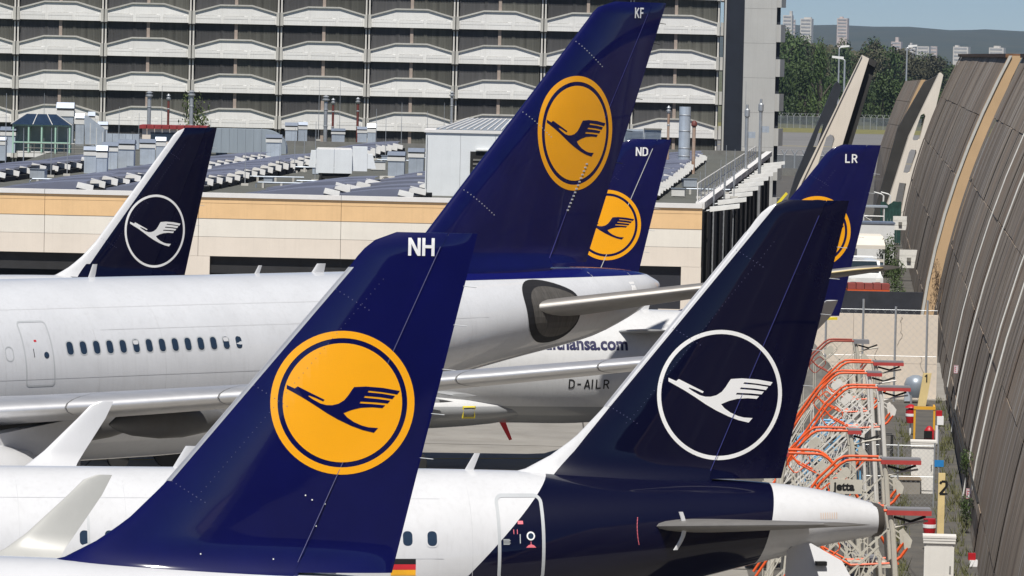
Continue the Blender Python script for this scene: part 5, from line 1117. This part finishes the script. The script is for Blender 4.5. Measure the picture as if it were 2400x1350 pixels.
def a320(name, label, px, py, Y, ang, style, reg='', regpos=(.2, 5.9), fusm='white_paint', finm='old_blue', wing='both', wing_dx=0.0, cut=None, nose=-35.3, stab=True, ring=None, edge='metal_edge', group=None, gear_dx=0.0, fair_dx=0.0, wy=1.0, fs=1.0, tipm='white_paint'):
    p = at(px, py, Y); root = thing(name, label, 'airplane', (p.x, p.y, 0), R(ang), group)
    sh = -35.3-nose
    fus = [(x-(sh if x < -20 else 0), a, b, c) for x, a, b, c in A320_FUS]
    fuselage(fus, M[fusm], root, x1=cut)
    fin = Fin(5.6, 6.34, [(-.6,-7.6),(0,-7.0),(.13,-6.5),(.29,-5.85),(.61,-5.25),(1.0,-4.72),(1.63,-4.12),(5.72,-.83),(5.92,-.69),(6.1,-.53),(6.24,-.33),(6.34,-.02)], 1.43, (.048, 5.4, .55), (-1.75, .42), -.6, fs)
    f, r = fin.build(root, M[finm], M['old_blue'] if style == 'old' else M['new_blue'], M[edge] if edge else None)
    ex, ez, er = ring or ((-.925, 3.17, 1.29) if style == 'old' else (-1.47, 1.98, 1.45))
    emblem(root, fin.port, ex, ez, er, style)
    if reg:
        letters(MB(), reg, regpos[0], regpos[1]-.12, .32, fin.port(.012)).build('registration_letters', M['mark_white'], root, recalc=False)
    b = MB()                                                     # rivet rows and static dischargers
    for k in range(3):
        z = 1.7+k*1.75; x0 = fin.xle(z)
        for j in range(9): q = fin.port(.004)(x0+.1+j*.075, z-j*.045); b.box(q[0]-.008, q[0]+.008, q[1]-.004, q[1], q[2]-.008, q[2]+.008)
    for j in range(46):
        z = 1.35+j*.09; q = fin.port(.004)(fin.xle(z)+.78, z); b.box(q[0]-.006, q[0]+.006, q[1]-.004, q[1], q[2]-.006, q[2]+.006)
    b.build('rivet_row', M['rivet_blue'], f)
    b = MB()
    for z in (2.2, 3.0, 3.8, 4.6, 5.3): x = fin.xte(z); b.tube([(x-.02, 0, 5.6+z), (x+.22, 0, 5.6+z-.02)], .008, 5)
    b.build('static_discharger', M['line_grey'], r)
    if cut is None: MB().lathe((2.12, 0, 4.79), [(.3,-.02),(.4,0),(.37,.16),(.33,.24),(.28,.24),(.2,.1)], 24, 'x').build('exhaust_cone', M['exhaust_metal'], root, smooth=40)
    secw = [(-23.5,1.6,3.0,7.0),(-20.2,6.4,3.45,4.3),(-15.75,16.2,4.25,1.75)]
    for sg in ((1, -1) if wing == 'both' else (1,) if wing == 'star' else (-1,) if wing == 'port' else ()):
        dx = wing_dx-sh
        secs = [(x+dx, sg*y*wy, z, c, 0) for x, y, z, c in secw]
        wg = MB().loft(wing_rings(secs), True, True, True).build('wing', M['grey_paint'], root, smooth=40)
        sl = [(x+dx, sg*y*wy, z, c, t_) for x, y, z, c, t_ in [(-15.75,16.2,4.25,1.75,0),(-15.25,16.65,4.33,1.5,25),(-14.85,16.95,4.55,1.22,60),(-14.45,17.08,4.85,1.02,80),(-13.6,17.25,5.66,.7,84),(-13.3,17.3,5.97,.55,84),(-13.02,17.32,6.08,.32,84)]]
        wl = MB().loft(wing_rings(sl, .1), True, True, True).build('winglet', M[tipm], root, smooth=40)
        nl = [(.86,-1.95),(1.02,-1.75),(1.16,-1.2),(1.2,-.4),(1.12,.6),(.92,1.7),(.8,1.9),(.55,1.9),(.5,2.2),(.2,2.5)]
        MB().lathe((-22.6+dx, sg*5.75, 1.95), nl, 28, 'x').build('engine', M['white_paint'], root, smooth=40)
        MB().prism([(-23.4,2.9),(-20.2,3.2),(-20.2,2.6),(-22.2,2.4),(-23.4,2.8)], lambda u, v: (u+dx, sg*5.75-.15, v+.4), lambda u, v: (u+dx, sg*5.75+.15, v+.4)).build('engine_pylon', M['white_paint'], root)
        for k, yy in enumerate((4.2, 8.2, 11.6)):
            xx = -17.3+dx+(yy-4)*.38; zz = 3.05+(yy-4)*.085
            MB().loft([[(xx-2.2+u*3.6, sg*yy+.2*math.sin(math.pi*u)**.6*math.cos(q), zz-.12+.28*math.sin(math.pi*u)**.6*math.sin(q)) for q in [2*math.pi*j/10 for j in range(10)]] for u in (.001,.1,.3,.5,.7,.9,.999)]).build('flap_fairing', M['grey_paint'], root, smooth=50)
    if stab:
        for sg in (1, -1):
            ss = [(-3.45, sg*.75, 4.70, 3.9, 0), (-2.9, sg*1.9, 4.82, 3.4, 0), (-.95, sg*6.0, 5.25, 1.35, 0), (-.7, sg*6.2, 5.28, .9, 0)]
            MB().loft(wing_rings(ss, .09), True, True, True).build('stabiliser', M['grey_paint'] if style == 'old' else M['stab_metal'], root, smooth=40)
    b = MB()                                                       # belly fairing and gear
    rings = []
    for u in [k/12 for k in range(13)]:
        g = max(.02, math.sin(math.pi*u))**.45; x = -25.5-sh+u*12.0+fair_dx
        rings.append([(x, 2.18*g*math.cos(q), 2.32+(.82*g)*math.sin(q)) for q in [2*math.pi*j/24 for j in range(24)]])
    b.loft(rings, True, True, True).build('belly_fairing', M['fus_belly'], root, smooth=40)
    for sg in (1, -1):
        MB().tube([(-17.2-sh+gear_dx, sg*3.8, 3.1), (-17.2-sh+gear_dx, sg*3.8, .6)], .14, 10).build('gear_strut', M['grey_paint'], root)
        for d in (-.4, .4): MB().lathe((-17.2-sh+gear_dx, sg*3.8+d-.17, .58), [(.3,0),(.54,.02),(.58,.1),(.58,.24),(.54,.32),(.3,.34)], 20, 'y').build('wheel', M['tyre'], root, smooth=40)
    MB().tube([(-30-sh, 0, 2.4), (-30.1-sh, 0, .4)], .1, 10).build('nose_gear_strut', M['grey_paint'], root)
    for d in (-.25, .25): MB().lathe((-30.1-sh, d-.1, .4), [(.2,0),(.36,.02),(.38,.1),(.36,.18),(.2,.2)], 16, 'y').build('wheel', M['tyre'], root, smooth=40)
    return root, fus, fin
def blade(root, x, z, h=.42, c=.34, y=0, mt='white_paint', lean=.22):
    MB().loft([[(x+lean*k/3+(u*c*(1-.35*k/3)), y+v*c*1.0, z-.05+(h+.05)*k/3) for u, v in airfoil(6, .12)] for k in range(4)], True, True, True).build('antenna_blade', M[mt], root, smooth=40)

# ---- nearest aircraft, older blue-and-yellow paint
nh, fus_nh, fin_nh = a320('airplane', 'nearest parked jet with blue fin, yellow crane disc and letters NH', 915, 1345, 91.6, 1.5, 'old', 'NH', (.22, 5.95), wing_dx=6.9, wy=.88, stab=False, fs=.985, tipm='tip_grey', group='parked airliners')
b = MB(); strip(b, [(fin_nh.hx(z)-.04, z) for z in (.3, 2, 4, 6)], .012, fin_nh.port(.005), False); b.build('hinge_line', M['rivet_blue'], nh, recalc=False)
ZF = lambda x, o: (lambda u, v: (u, v, o))
for k, (x, z) in enumerate([(-1.55, 1.5), (-1.43, 1.42), (-1.35, .95), (-2.1, .35), (-3.4, .42), (-1.2, 1.35)]):
    q = fin_nh.port(.004)(x, z); MB().lathe((q[0], q[1]-.01, q[2]), [(.001, 0), (.014, 0), (.011, .012)], 8, 'y').build('fin_fastener', M['mark_white'], nh)

# ---- second aircraft, newer dark-blue paint
p2, fus_p2, fin_p2 = a320('airplane', 'parked jet with dark navy fin and tail, white crane ring, beside the orange steps', 1828, 1130, 114, 12, 'new', '', fusm='fus_new', finm='fin_new', group='parked airliners')
b = MB(); strip(b, [(fin_p2.hx(z)-.04, z) for z in (.3, 2, 4, 6)], .016, fin_p2.port(.005), False); b.build('hinge_line', mat('hinge_blue', (.04,.045,.2), .4), p2, recalc=False)
windows(p2, fus_p2, [-8.250-.54*k for k in range(16)]+[-18.020-.54*k for k in range(22)], 4.53, .21, .31, framem='white_paint')
dr = MB(); strip(dr, rrect(-6.750, -5.750, 3.6, 5.42, .14), .075, port(fus_p2, .012)); door = dr.build('door', M['line_grey'], p2, recalc=False)
b = MB(); drape(b, [circ(-6.040, 4.58, .095, 24)], port(fus_p2, .006), .1); b.build('door_window_ring', M['mark_white'], door, recalc=False)
b = MB(); drape(b, [circ(-6.040, 4.58, .062, 24)], port(fus_p2, .01), .1); b.build('door_window_pane', M['glass'], door, recalc=False)
for nm, lp in (('exit_notice', [(-6.32,4.83),(-6.2,4.83),(-6.2,4.9),(-6.32,4.9)]), ('latch_notice', [(-6.427,4.62),(-6.413,4.62),(-6.413,4.72),(-6.427,4.72)]), ('latch_notice', [(-6.347,4.62),(-6.333,4.62),(-6.333,4.72),(-6.347,4.72)]), ('pane_notice', [(-6.15,4.33),(-5.92,4.33),(-5.97,4.38),(-6.03,4.4),(-6.03,4.46),(-6.045,4.46),(-6.045,4.4),(-6.1,4.38)])):
    drape(MB(), [lp], port(fus_p2, .006), .1).build(nm, M['mark_pink'], door, recalc=False)
b = MB()
for k in range(5): drape(b, [[(-6.660,4.5-k*.026),(-6.520+.02*(k % 2),4.5-k*.026),(-6.520+.02*(k % 2),4.514-k*.026),(-6.660,4.514-k*.026)]], port(fus_p2, .006), .2)
strip(b, [(-6.280,4.62),(-6.280,4.42)], .02, port(fus_p2, .006), False)
b.build('door_placard', M['line_grey'], door, recalc=False)
b = MB(); strip(b, rrect(-16.370, -15.720, 3.75, 5.05, .12), .06, port(fus_p2, .006)); b.build('overwing_exit', M['line_grey'], p2, recalc=False)
fl = MB(); drape(fl, [[(-9.17,3.98),(-8.62,3.98),(-8.62,4.1),(-9.17,4.1)]], port(fus_p2, .006), .1); flag = fl.build('flag', M['mark_black'], p2, recalc=False)
for nm, z0, mt in (('flag_red', 3.86, 'mark_red'), ('flag_yellow', 3.74, 'flag_gold')):
    b = MB(); drape(b, [[(-9.170,z0),(-8.620,z0),(-8.620,z0+.12),(-9.170,z0+.12)]], port(fus_p2, .006), .1); b.build(nm, M[mt], flag, recalc=False)
b = MB()
for k in range(20): drape(b, [circ(-3.6+.0035*(k-8)**2*.1, 4.95-k*.03, .011, 6)], port(fus_p2, .006), .2)
b.build('trim_scale', M['mark_pink'], p2, recalc=False)
b = MB(); b.loft([[(-2.75+.14*math.sin((k/8)*math.pi)+u*.1-.1*k/8, -1.75+v*.2, 5.12-k*.105) for u, v in airfoil(6,.14)] for k in range(9)], True, True, True).build('stabiliser_fence', M['white_paint'], p2, smooth=50)
b = MB()
for k in range(8): strip(b, [(.75+.055*k, 5.02), (.75+.055*k, 4.88)], .018, port(fus_p2, .005), False)
b.build('louvre', mat('louvre_tan', (.55,.4,.3), .6), p2, recalc=False)
b = MB().prism([(.0,4.15),(.35,4.45),(1.25,3.95),(1.45,3.55),(.9,3.5),(-.15,3.2)], lambda u, v: (u, -.62-.42*(4.45-v), v), lambda u, v: (u, -.58-.42*(4.45-v), v)); apu = b.build('apu_access_door', M['white_paint'], p2)
MB().box(.62,.86,-1.0,-.82,3.86,3.95).build('door_inlet', M['mark_black'], apu)
b = MB()
for x in (-23.6, -21.4, -19.2, -17.2, -14.9, -12.7, -10.6, -7.35):
    strip(b, [(x, 2.2+3.6*k/24) for k in range(25)], .012, port(fus_p2, .003), False)
for z in (5.35, 4.1): strip(b, [(-24+.8*k, z) for k in range(21)], .01, port(fus_p2, .003), False)
b.build('skin_joint', mat('skin_joint_light', (.47,.48,.5), .5), p2, recalc=False)
blade(p2, -7.2, 5.9, .34, .2); blade(p2, -13.7, 5.9, .46, .36, lean=.3)

# ---- A319-size jet whose tail cone is missing: registration on the flank
lr, fus_lr, fin_lr = a320('airplane', 'parked jet with blue fin lettered LR, tail cone missing, between dark navy fin and wall', 1965, 743, 185.5, 12, 'old', 'LR', (.1, 5.8), fusm='fus_belly', nose=-31.4, cut=-1.7, stab=False, edge=None, wing='none', gear_dx=-3.2, fair_dx=-1.3, group='parked airliners')
windows(lr, fus_lr, [-5.3-.54*k for k in range(40)], 4.2, .21, .31, shade=range(40), framem='line_grey')
vs, fs = text_mesh('lufthansa.com', .62, .022); xm = max(v[0] for v in vs)
pf = port(fus_lr, .006); b = MB(); b.add([pf(-8.25-(xm-v[0])*.93, 4.52+v[1]) for v in vs], fs); b.build('web_lettering', M['mark_navy'], lr, recalc=False)
letters(MB(), 'D-AILR', -10.37, 3.12, .34, pf, .15, .82).build('registration_lettering', M['mark_black'], lr, recalc=False)
b = MB(); strip(b, [(-1.1, .03), (-.05, .03)], .1, fin_lr.port(.006), False); b.build('rudder_foot_tape', M['tape_yellow'], lr, recalc=False)
b = MB(); strip(b, [(-2.55, 3.95), (-2.35, 4.2), (-2.05, 4.55)], .1, fin_lr.port(.006), False); strip(b, [(-2.5,3.9),(-2.05,3.82)], .09, fin_lr.port(.007), False); b.build('fin_tape', M['tape_yellow'], lr, recalc=False)
b = MB(); sp_ = lambda x, z: (x, -2.18*(max(.02, math.sin(math.pi*(x+22.9)/12)))**.45*math.sqrt(max(0, 1-((z-2.32)/.82)**2))-.03, z)
strip(b, [(-14.2,2.05),(-13.75,2.05),(-13.75,2.45),(-14.2,2.45)], .07, sp_); b.build('panel_tape', M['tape_yellow'], lr, recalc=False)
MB().prism([(-12.7,1.5),(-12.45,1.5),(-12.15,.75),(-12.25,.72)], lambda u, v: (u+.1, -.25, v+.42), lambda u, v: (u+.1, -.2, v+.42)).build('drain_mast', M['mark_red'], lr)
for k, (x, z) in enumerate([(-15.2, 2.75), (-14.6, 2.95)]):
    MB().loft(wing_rings([(x-.9, -2.3-k*1.2, z+.1*k, 1.0, 0), (x-.6, -3.6-k*1.2, z+.1*k, .9, 0)], .12), True, True, True).build('flap_end', M['grey_paint'], lr, smooth=40)
blade(lr, -7.4, 5.88, .4, .3)
rings = []
for u in [k/10 for k in range(11)]:
    g = math.sin(math.pi*u)**.6+.01; rings.append([(-9.9+u*2.6, .55*g*math.cos(q), 5.78+.36*g*max(0, math.sin(q))) for q in [2*math.pi*j/16 for j in range(16)]])
MB().loft(rings, True, True, True).build('radome', M['white_paint'], lr, smooth=50)

# ---- jet behind the wide-body, letters ND
nd, fus_nd, fin_nd = a320('airplane', 'parked jet with blue fin lettered ND, half hidden behind the tall fin', 1474, 731, 187.5, 10, 'old', 'ND', (.12, 5.84), wing='none', group='parked airliners')
b = MB(); strip(b, [(fin_nd.hx(z)-.04, z) for z in (.3, 2, 4, 6)], .03, fin_nd.port(.005), False); b.build('hinge_line', M['panel_line'], nd, recalc=False)

# ---- far left jet, newer paint
lf, fus_lf, fin_lf = a320('airplane', 'far parked jet with black-blue fin and white crane ring at far left', 430, 660, 204, 36, 'new', '', fs=.962, fusm='fus_new', finm='fin_new_far', wing='none', edge=None, group='parked airliners')
blade(lf, -9.2, 5.88, .42, .3)
rings = []
for u in [k/10 for k in range(11)]:
    g = math.sin(math.pi*u)**.6+.01; rings.append([(-15.2+u*3.4, .7*g*math.cos(q), 5.78+.5*g*max(0, math.sin(q))) for q in [2*math.pi*j/16 for j in range(16)]])
MB().loft(rings, True, True, True).build('radome', M['white_paint'], lf, smooth=50)

# ---- wide-body
KA = 46
p = at(1370, 622, 174); kf = thing('airplane', 'wide-body jet with tallest blue fin lettered KF, long silver wing and row of windows', 'airplane', (p.x, p.y, 0), R(KA), 'parked airliners')
fuselage(A330_FUS, M['fus_wide'], kf, n=64, step=.6)
fin_kf = Fin(7.83, 9.0, [(-.7,-9.9),(0,-8.9),(.4,-8.35),(1.2,-7.65),(8.36,-.11),(8.6,.12),(8.8,.4),(8.93,.75),(9.0,1.2)], 3.8, (.05, 8.2, .5), (-2.2, .585), -.75)
fk, rk = fin_kf.build(kf, M['old_blue'], M['old_blue'], None)
emblem(kf, fin_kf.port, -.82, 4.5, 1.94, 'old')
letters(MB(), 'KF', 2.08, 8.45, .36, fin_kf.port(.02)).build('registration_letters', M['mark_white'], kf, recalc=False)
b = MB(); strip(b, [(fin_kf.hx(z)-.05, z) for z in (.3, 2, 4, 6, 8.6)], .035, fin_kf.port(.005), False); b.build('hinge_line', mat('hinge_line_blue', (.05,.05,.22), .4), kf, recalc=False)
b = MB()
for k in range(14):
    z = .7+k*.12; q = fin_kf.port(.012)(fin_kf.hx(z+1.2)-.02, z+1.2); b.box(q[0]-.05, q[0]+.05, q[1]-.01, q[1], q[2]-.025, q[2]+.025)
b.build('hinge_rivet', M['panel_line'], rk)
b = MB()
for z0 in (2.6, 5.2, 7.6):
    for j in range(12): q = fin_kf.port(.005)(fin_kf.xle(z0)+.12+j*.11, z0-j*.075); b.box(q[0]-.02, q[0]+.02, q[1]-.004, q[1], q[2]-.016, q[2]+.016)
b.build('rivet_row', M['panel_line'], fk)
b = MB()
for z in (3.5, 4.6, 5.7, 6.7, 7.6, 8.3): x = fin_kf.xte(z); b.tube([(x-.03, 0, 7.83+z), (x+.3, 0, 7.83+z-.03)], .012, 5)
b.build('static_discharger', M['mark_black'], rk)
windows(kf, A330_FUS, [-25.4+.533*k for k in range(20)], 5.84, .25, .38, shade=(5, 12, 21))
dr = MB(); strip(dr, rrect(-27.2, -26.1, 4.75, 6.65, .12), .05, port(A330_FUS, .006)); door = dr.build('door', M['line_grey'], kf, recalc=False)
b = MB(); drape(b, [circ(-26.36, 5.66, .1, 20)], port(A330_FUS, .006), .1); b.build('door_window', M['glass'], door, recalc=False)
b = MB(); drape(b, [[(-26.76,6.06),(-26.66,6.06),(-26.66,6.12),(-26.76,6.12)]], port(A330_FUS, .006), .1); b.build('door_notice', M['mark_red'], door, recalc=False)
b = MB(); strip(b, [(-26.84,5.86),(-26.84,5.61)], .025, port(A330_FUS, .006), False); b.build('door_handle', M['mark_black'], door, recalc=False)
b = MB(); strip(b, rrect(-27.95, -27.65, 5.52, 5.94, .14), .035, port(A330_FUS, .006)); b.build('blanked_window', M['line_grey'], kf, recalc=False)
b = MB()
for x in (-28.0, -24.3, -21.6, -18.9, -16.2, -13.5, -10.8, -7.9, -.6, 1.6):
    top, bot, hw = catmull(A330_FUS, x); strip(b, [(x, bot+.05+(top-bot-.1)*k/24) for k in range(25)], .02, port(A330_FUS, .003), False)
for z, x0, x1 in ((7.0,-29,-9),(4.95,-29,-9),(6.35,-24,-7),(4.1,-24,-11)):
    strip(b, [(x0+(x1-x0)*k/20, z) for k in range(21)], .018, port(A330_FUS, .003), False)
b.build('skin_joint', mat('skin_joint', (.5,.51,.53), .5), kf, recalc=False)
b = MB(); drape(b, [[(1.25,7.0),(1.55,7.0),(1.5,7.3),(1.2,7.3)]], port(A330_FUS, .006), .2); b.build('access_panel', M['mark_white'], kf, recalc=False)
# stabiliser seal plate and stabiliser
pf = port(A330_FUS, .03)
oct_ = [((px-1228)/137*2.87-4.95, 6.45-(py-727)/70) for px, py in [(1225,725),(1228,680),(1255,656),(1295,654),(1340,670),(1368,690),(1368,735),(1362,765),(1340,795),(1300,804),(1262,798),(1232,770)]]
for _ in range(2): oct_ = [q for a, c in zip(oct_, oct_[1:]+oct_[:1]) for q in ((a[0]*.75+c[0]*.25, a[1]*.75+c[1]*.25), (a[0]*.25+c[0]*.75, a[1]*.25+c[1]*.75))]
b = MB(); drape(b, [oct_], pf, .2); sl = b.build('seal_recess', M['dark_rubber'], kf, recalc=False)
b = MB(); drape(b, [[((x+3.5)*.86-3.38, (z-6.42)*.8+6.42) for x, z in oct_]], port(A330_FUS, .05), .2); b.build('seal_plate', M['seal_grey'], sl, recalc=False)
for sg in (-1,):
    zs = 6.45
    ss = [(-5.1, sg*1.3, zs-.03, 5.2, 0), (3.1, sg*9.4, zs+1.62, 2.0, 0), (3.8, sg*9.85, zs+1.7, 1.2, 0)]
    st = MB().loft(wing_rings(ss, .135), True, True, True).build('stabiliser', M['stab_metal'], kf, smooth=40)
    if sg < 0:
        es = [(3.05, -9.4, zs+1.62, .35, 0), (3.76, -9.87, zs+1.7, .25, 0)]
        MB().loft(wing_rings([(1.0, -7.35, zs+1.2, .3, 0)]+es, .22), True, True, True).build('stabiliser_edge', M['cream_tip'], st, smooth=40)
# wing: leading-edge slats, upper and lower skin, fairings
zw = lambda y: 4.0+.09*(y-2.8)+.0013*(y-2.8)**2
xw = lambda y: -38.5+(y-2.8)*math.tan(R(30.6))
cw = lambda y: 10.6-(y-2.8)*.55 if y < 9.6 else 6.86-(y-9.6)*.225
for sg in (-1, 1):
    ys = [2.6, 6, 9.6, 14, 19, 24, 27.6]
    wg = MB().loft(wing_rings([(xw(y), sg*y, zw(y), cw(y), 0) for y in ys], .115), True, True, True).build('wing', M['underside'], kf, smooth=40)
    if sg > 0: continue
    for y0, y1 in ((3.2,7.0),(7.05,11.6),(11.65,15.4),(15.45,21.2),(21.25,24.6),(24.65,27.5)):
        rings = []
        for k in range(6):
            y = y0+(y1-y0)*k/5; c = cw(y); af = [(u, v) for u, v in airfoil(16, .115)]
            n = len(af)//2; sel = af[:6][::-1]+af[-6:][::-1]
            rings.append([(xw(y)-.03+u*c*1.02, sg*y, zw(y)+v*c*1.08+(0.01 if v > 0 else -.01)) for u, v in sel])
        MB().loft(rings, True, True, True).build('slat', M['metal_edge'], wg, smooth=50)
    wl = [(xw(27.6), sg*27.6, zw(27.6), cw(27.6), 0), (xw(28.1)+.2, sg*28.1, zw(28)+.12, 2.0, 25), (xw(28.5)+.6, sg*28.5, zw(28)+.5, 1.5, 55), (xw(28.9)+1.0, sg*28.9, zw(28)+1.0, 1.1, 62), (xw(29.2)+1.35, sg*29.2, zw(28)+1.45, .5, 62)]
    MB().loft(wing_rings(wl, .1), True, True, True).build('winglet', M['white_paint'], kf, smooth=40)
    for yy, ln in ((6.2,6.0),(10.2,4.6)):
        x0 = xw(yy)+cw(yy)*.55; z0 = zw(yy)-.35
        MB().loft([[(x0+u*ln, sg*yy+.38*math.sin(math.pi*u)**.55*math.cos(q), z0-.15+.5*math.sin(math.pi*u)**.55*math.sin(q)) for q in [2*math.pi*j/14 for j in range(14)]] for u in (.002,.06,.2,.4,.6,.8,.93,.998)]).build('flap_fairing', M['underside'], kf, smooth=50)
    MB().lathe((xw(9.4)-1.2, sg*9.4, 2.35), [(1.2,-2.9),(1.4,-2.6),(1.55,-1.6),(1.58,-.2),(1.5,1.4),(1.25,2.8),(1.0,3.2),(.8,3.2),(.65,4.2),(.2,4.9)], 30, 'x').build('engine', M['white_paint'], kf, smooth=40)
    MB().prism([(-2.4,3.7),(3.4,4.4),(3.4,3.6),(1.0,3.3),(-2.4,3.4)], lambda u, v: (u+xw(9.4), sg*9.4-.25, v), lambda u, v: (u+xw(9.4), sg*9.4+.25, v)).build('engine_pylon', M['white_paint'], kf)
rings = []
for u in [k/14 for k in range(15)]:
    g = max(.02, math.sin(math.pi*u))**.4; rings.append([(-42+u*20, 3.15*g*math.cos(q), 3.2+1.55*g*math.sin(q)) for q in [2*math.pi*j/24 for j in range(24)]])
MB().loft(rings, True, True, True).build('belly_fairing', M['grey_paint'], kf, smooth=40)
for sg in (1, -1):
    MB().tube([(-29, sg*5.3, 3.6), (-29, sg*5.3, .9)], .22, 10).build('gear_strut', M['grey_paint'], kf)
    MB().box(-30, -28, sg*5.3-.9-.03, sg*5.3-.9+.03, 1.6, 3.4).build('gear_door', M['white_paint'], kf)
    for dx in (-.75, .75):
        for d in (-.55, .55): MB().lathe((-29+dx, sg*5.3+d-.22, .7), [(.4,0),(.66,.03),(.7,.12),(.7,.32),(.66,.41),(.4,.44)], 22, 'y').build('wheel', M['tyre'], kf, smooth=40)
MB().tube([(-54, 0, 2.6), (-54.1, 0, .5)], .14, 10).build('nose_gear_strut', M['grey_paint'], kf)
for d in (-.3, .3): MB().lathe((-54.1, d-.14, .52), [(.3,0),(.5,.03),(.52,.1),(.52,.2),(.5,.27),(.3,.3)], 18, 'y').build('wheel', M['tyre'], kf, smooth=40)
blade(kf, -22.4, 7.78, .42, .3, lean=.2); blade(kf, -15.4, 7.78, .28, .24); blade(kf, -12.9, 7.78, .3, .6, lean=.3)
# ---- unseen terminal behind the viewpoint, added as a dark reflection for the blue fins
M['curtain'] = mat('added_terminal_glass', (.03,.035,.045), .15, var=.2, scale=.2)
M['term_wall'] = mat('added_terminal_wall', (.22,.22,.23), .6, var=.1)
tt = thing('added_terminal', 'unseen dark terminal with roof terrace behind the viewpoint, added for the fins to reflect', 'building', (0, 11, 0), R(-2))
MB().box(-3, 112, -55, -.3, 0, 13.2).build('wall', M['term_wall'], tt)
MB().box(-3.1, 112.1, -55.1, .0, 13.2, 13.6).build('roof_terrace', M['term_wall'], tt)
for k in range(38):
    for j in range(4): MB().box(-2.9+k*3, -.1+k*3, -.3, -.1, .3+j*3.2, 3.2+j*3.2).build('pane', M['curtain'], tt)
M['road'] = mat('added_road_asphalt', (.04,.04,.042), .85, var=.2, scale=.3)
sheet('added_road', [(-6,11.5),(130,7),(130,82),(-6,82)], .016, M['road'])  # unseen dark road, added to darken the reflection in the fins
# ================================================================== air
HZV = 4.5e-5
hz = MB().box(-4000, 4000, -60, 13500, -1.5, 190).build('haze', None)
hm = bpy.data.materials.new('haze_air'); hm.use_nodes = True; t = hm.node_tree; t.nodes.clear()
o_ = t.nodes.new('ShaderNodeOutputMaterial'); pv = t.nodes.new('ShaderNodeVolumePrincipled'); t.links.new(pv.outputs[0], o_.inputs['Volume'])
pv.inputs['Color'].default_value = (.5,.68,.95,1); pv.inputs['Density'].default_value = HZV; pv.inputs['Anisotropy'].default_value = 0.2
hz.data.materials.append(hm); tag(hz, 'thin blue summer haze over the airfield', 'haze', kind='stuff')
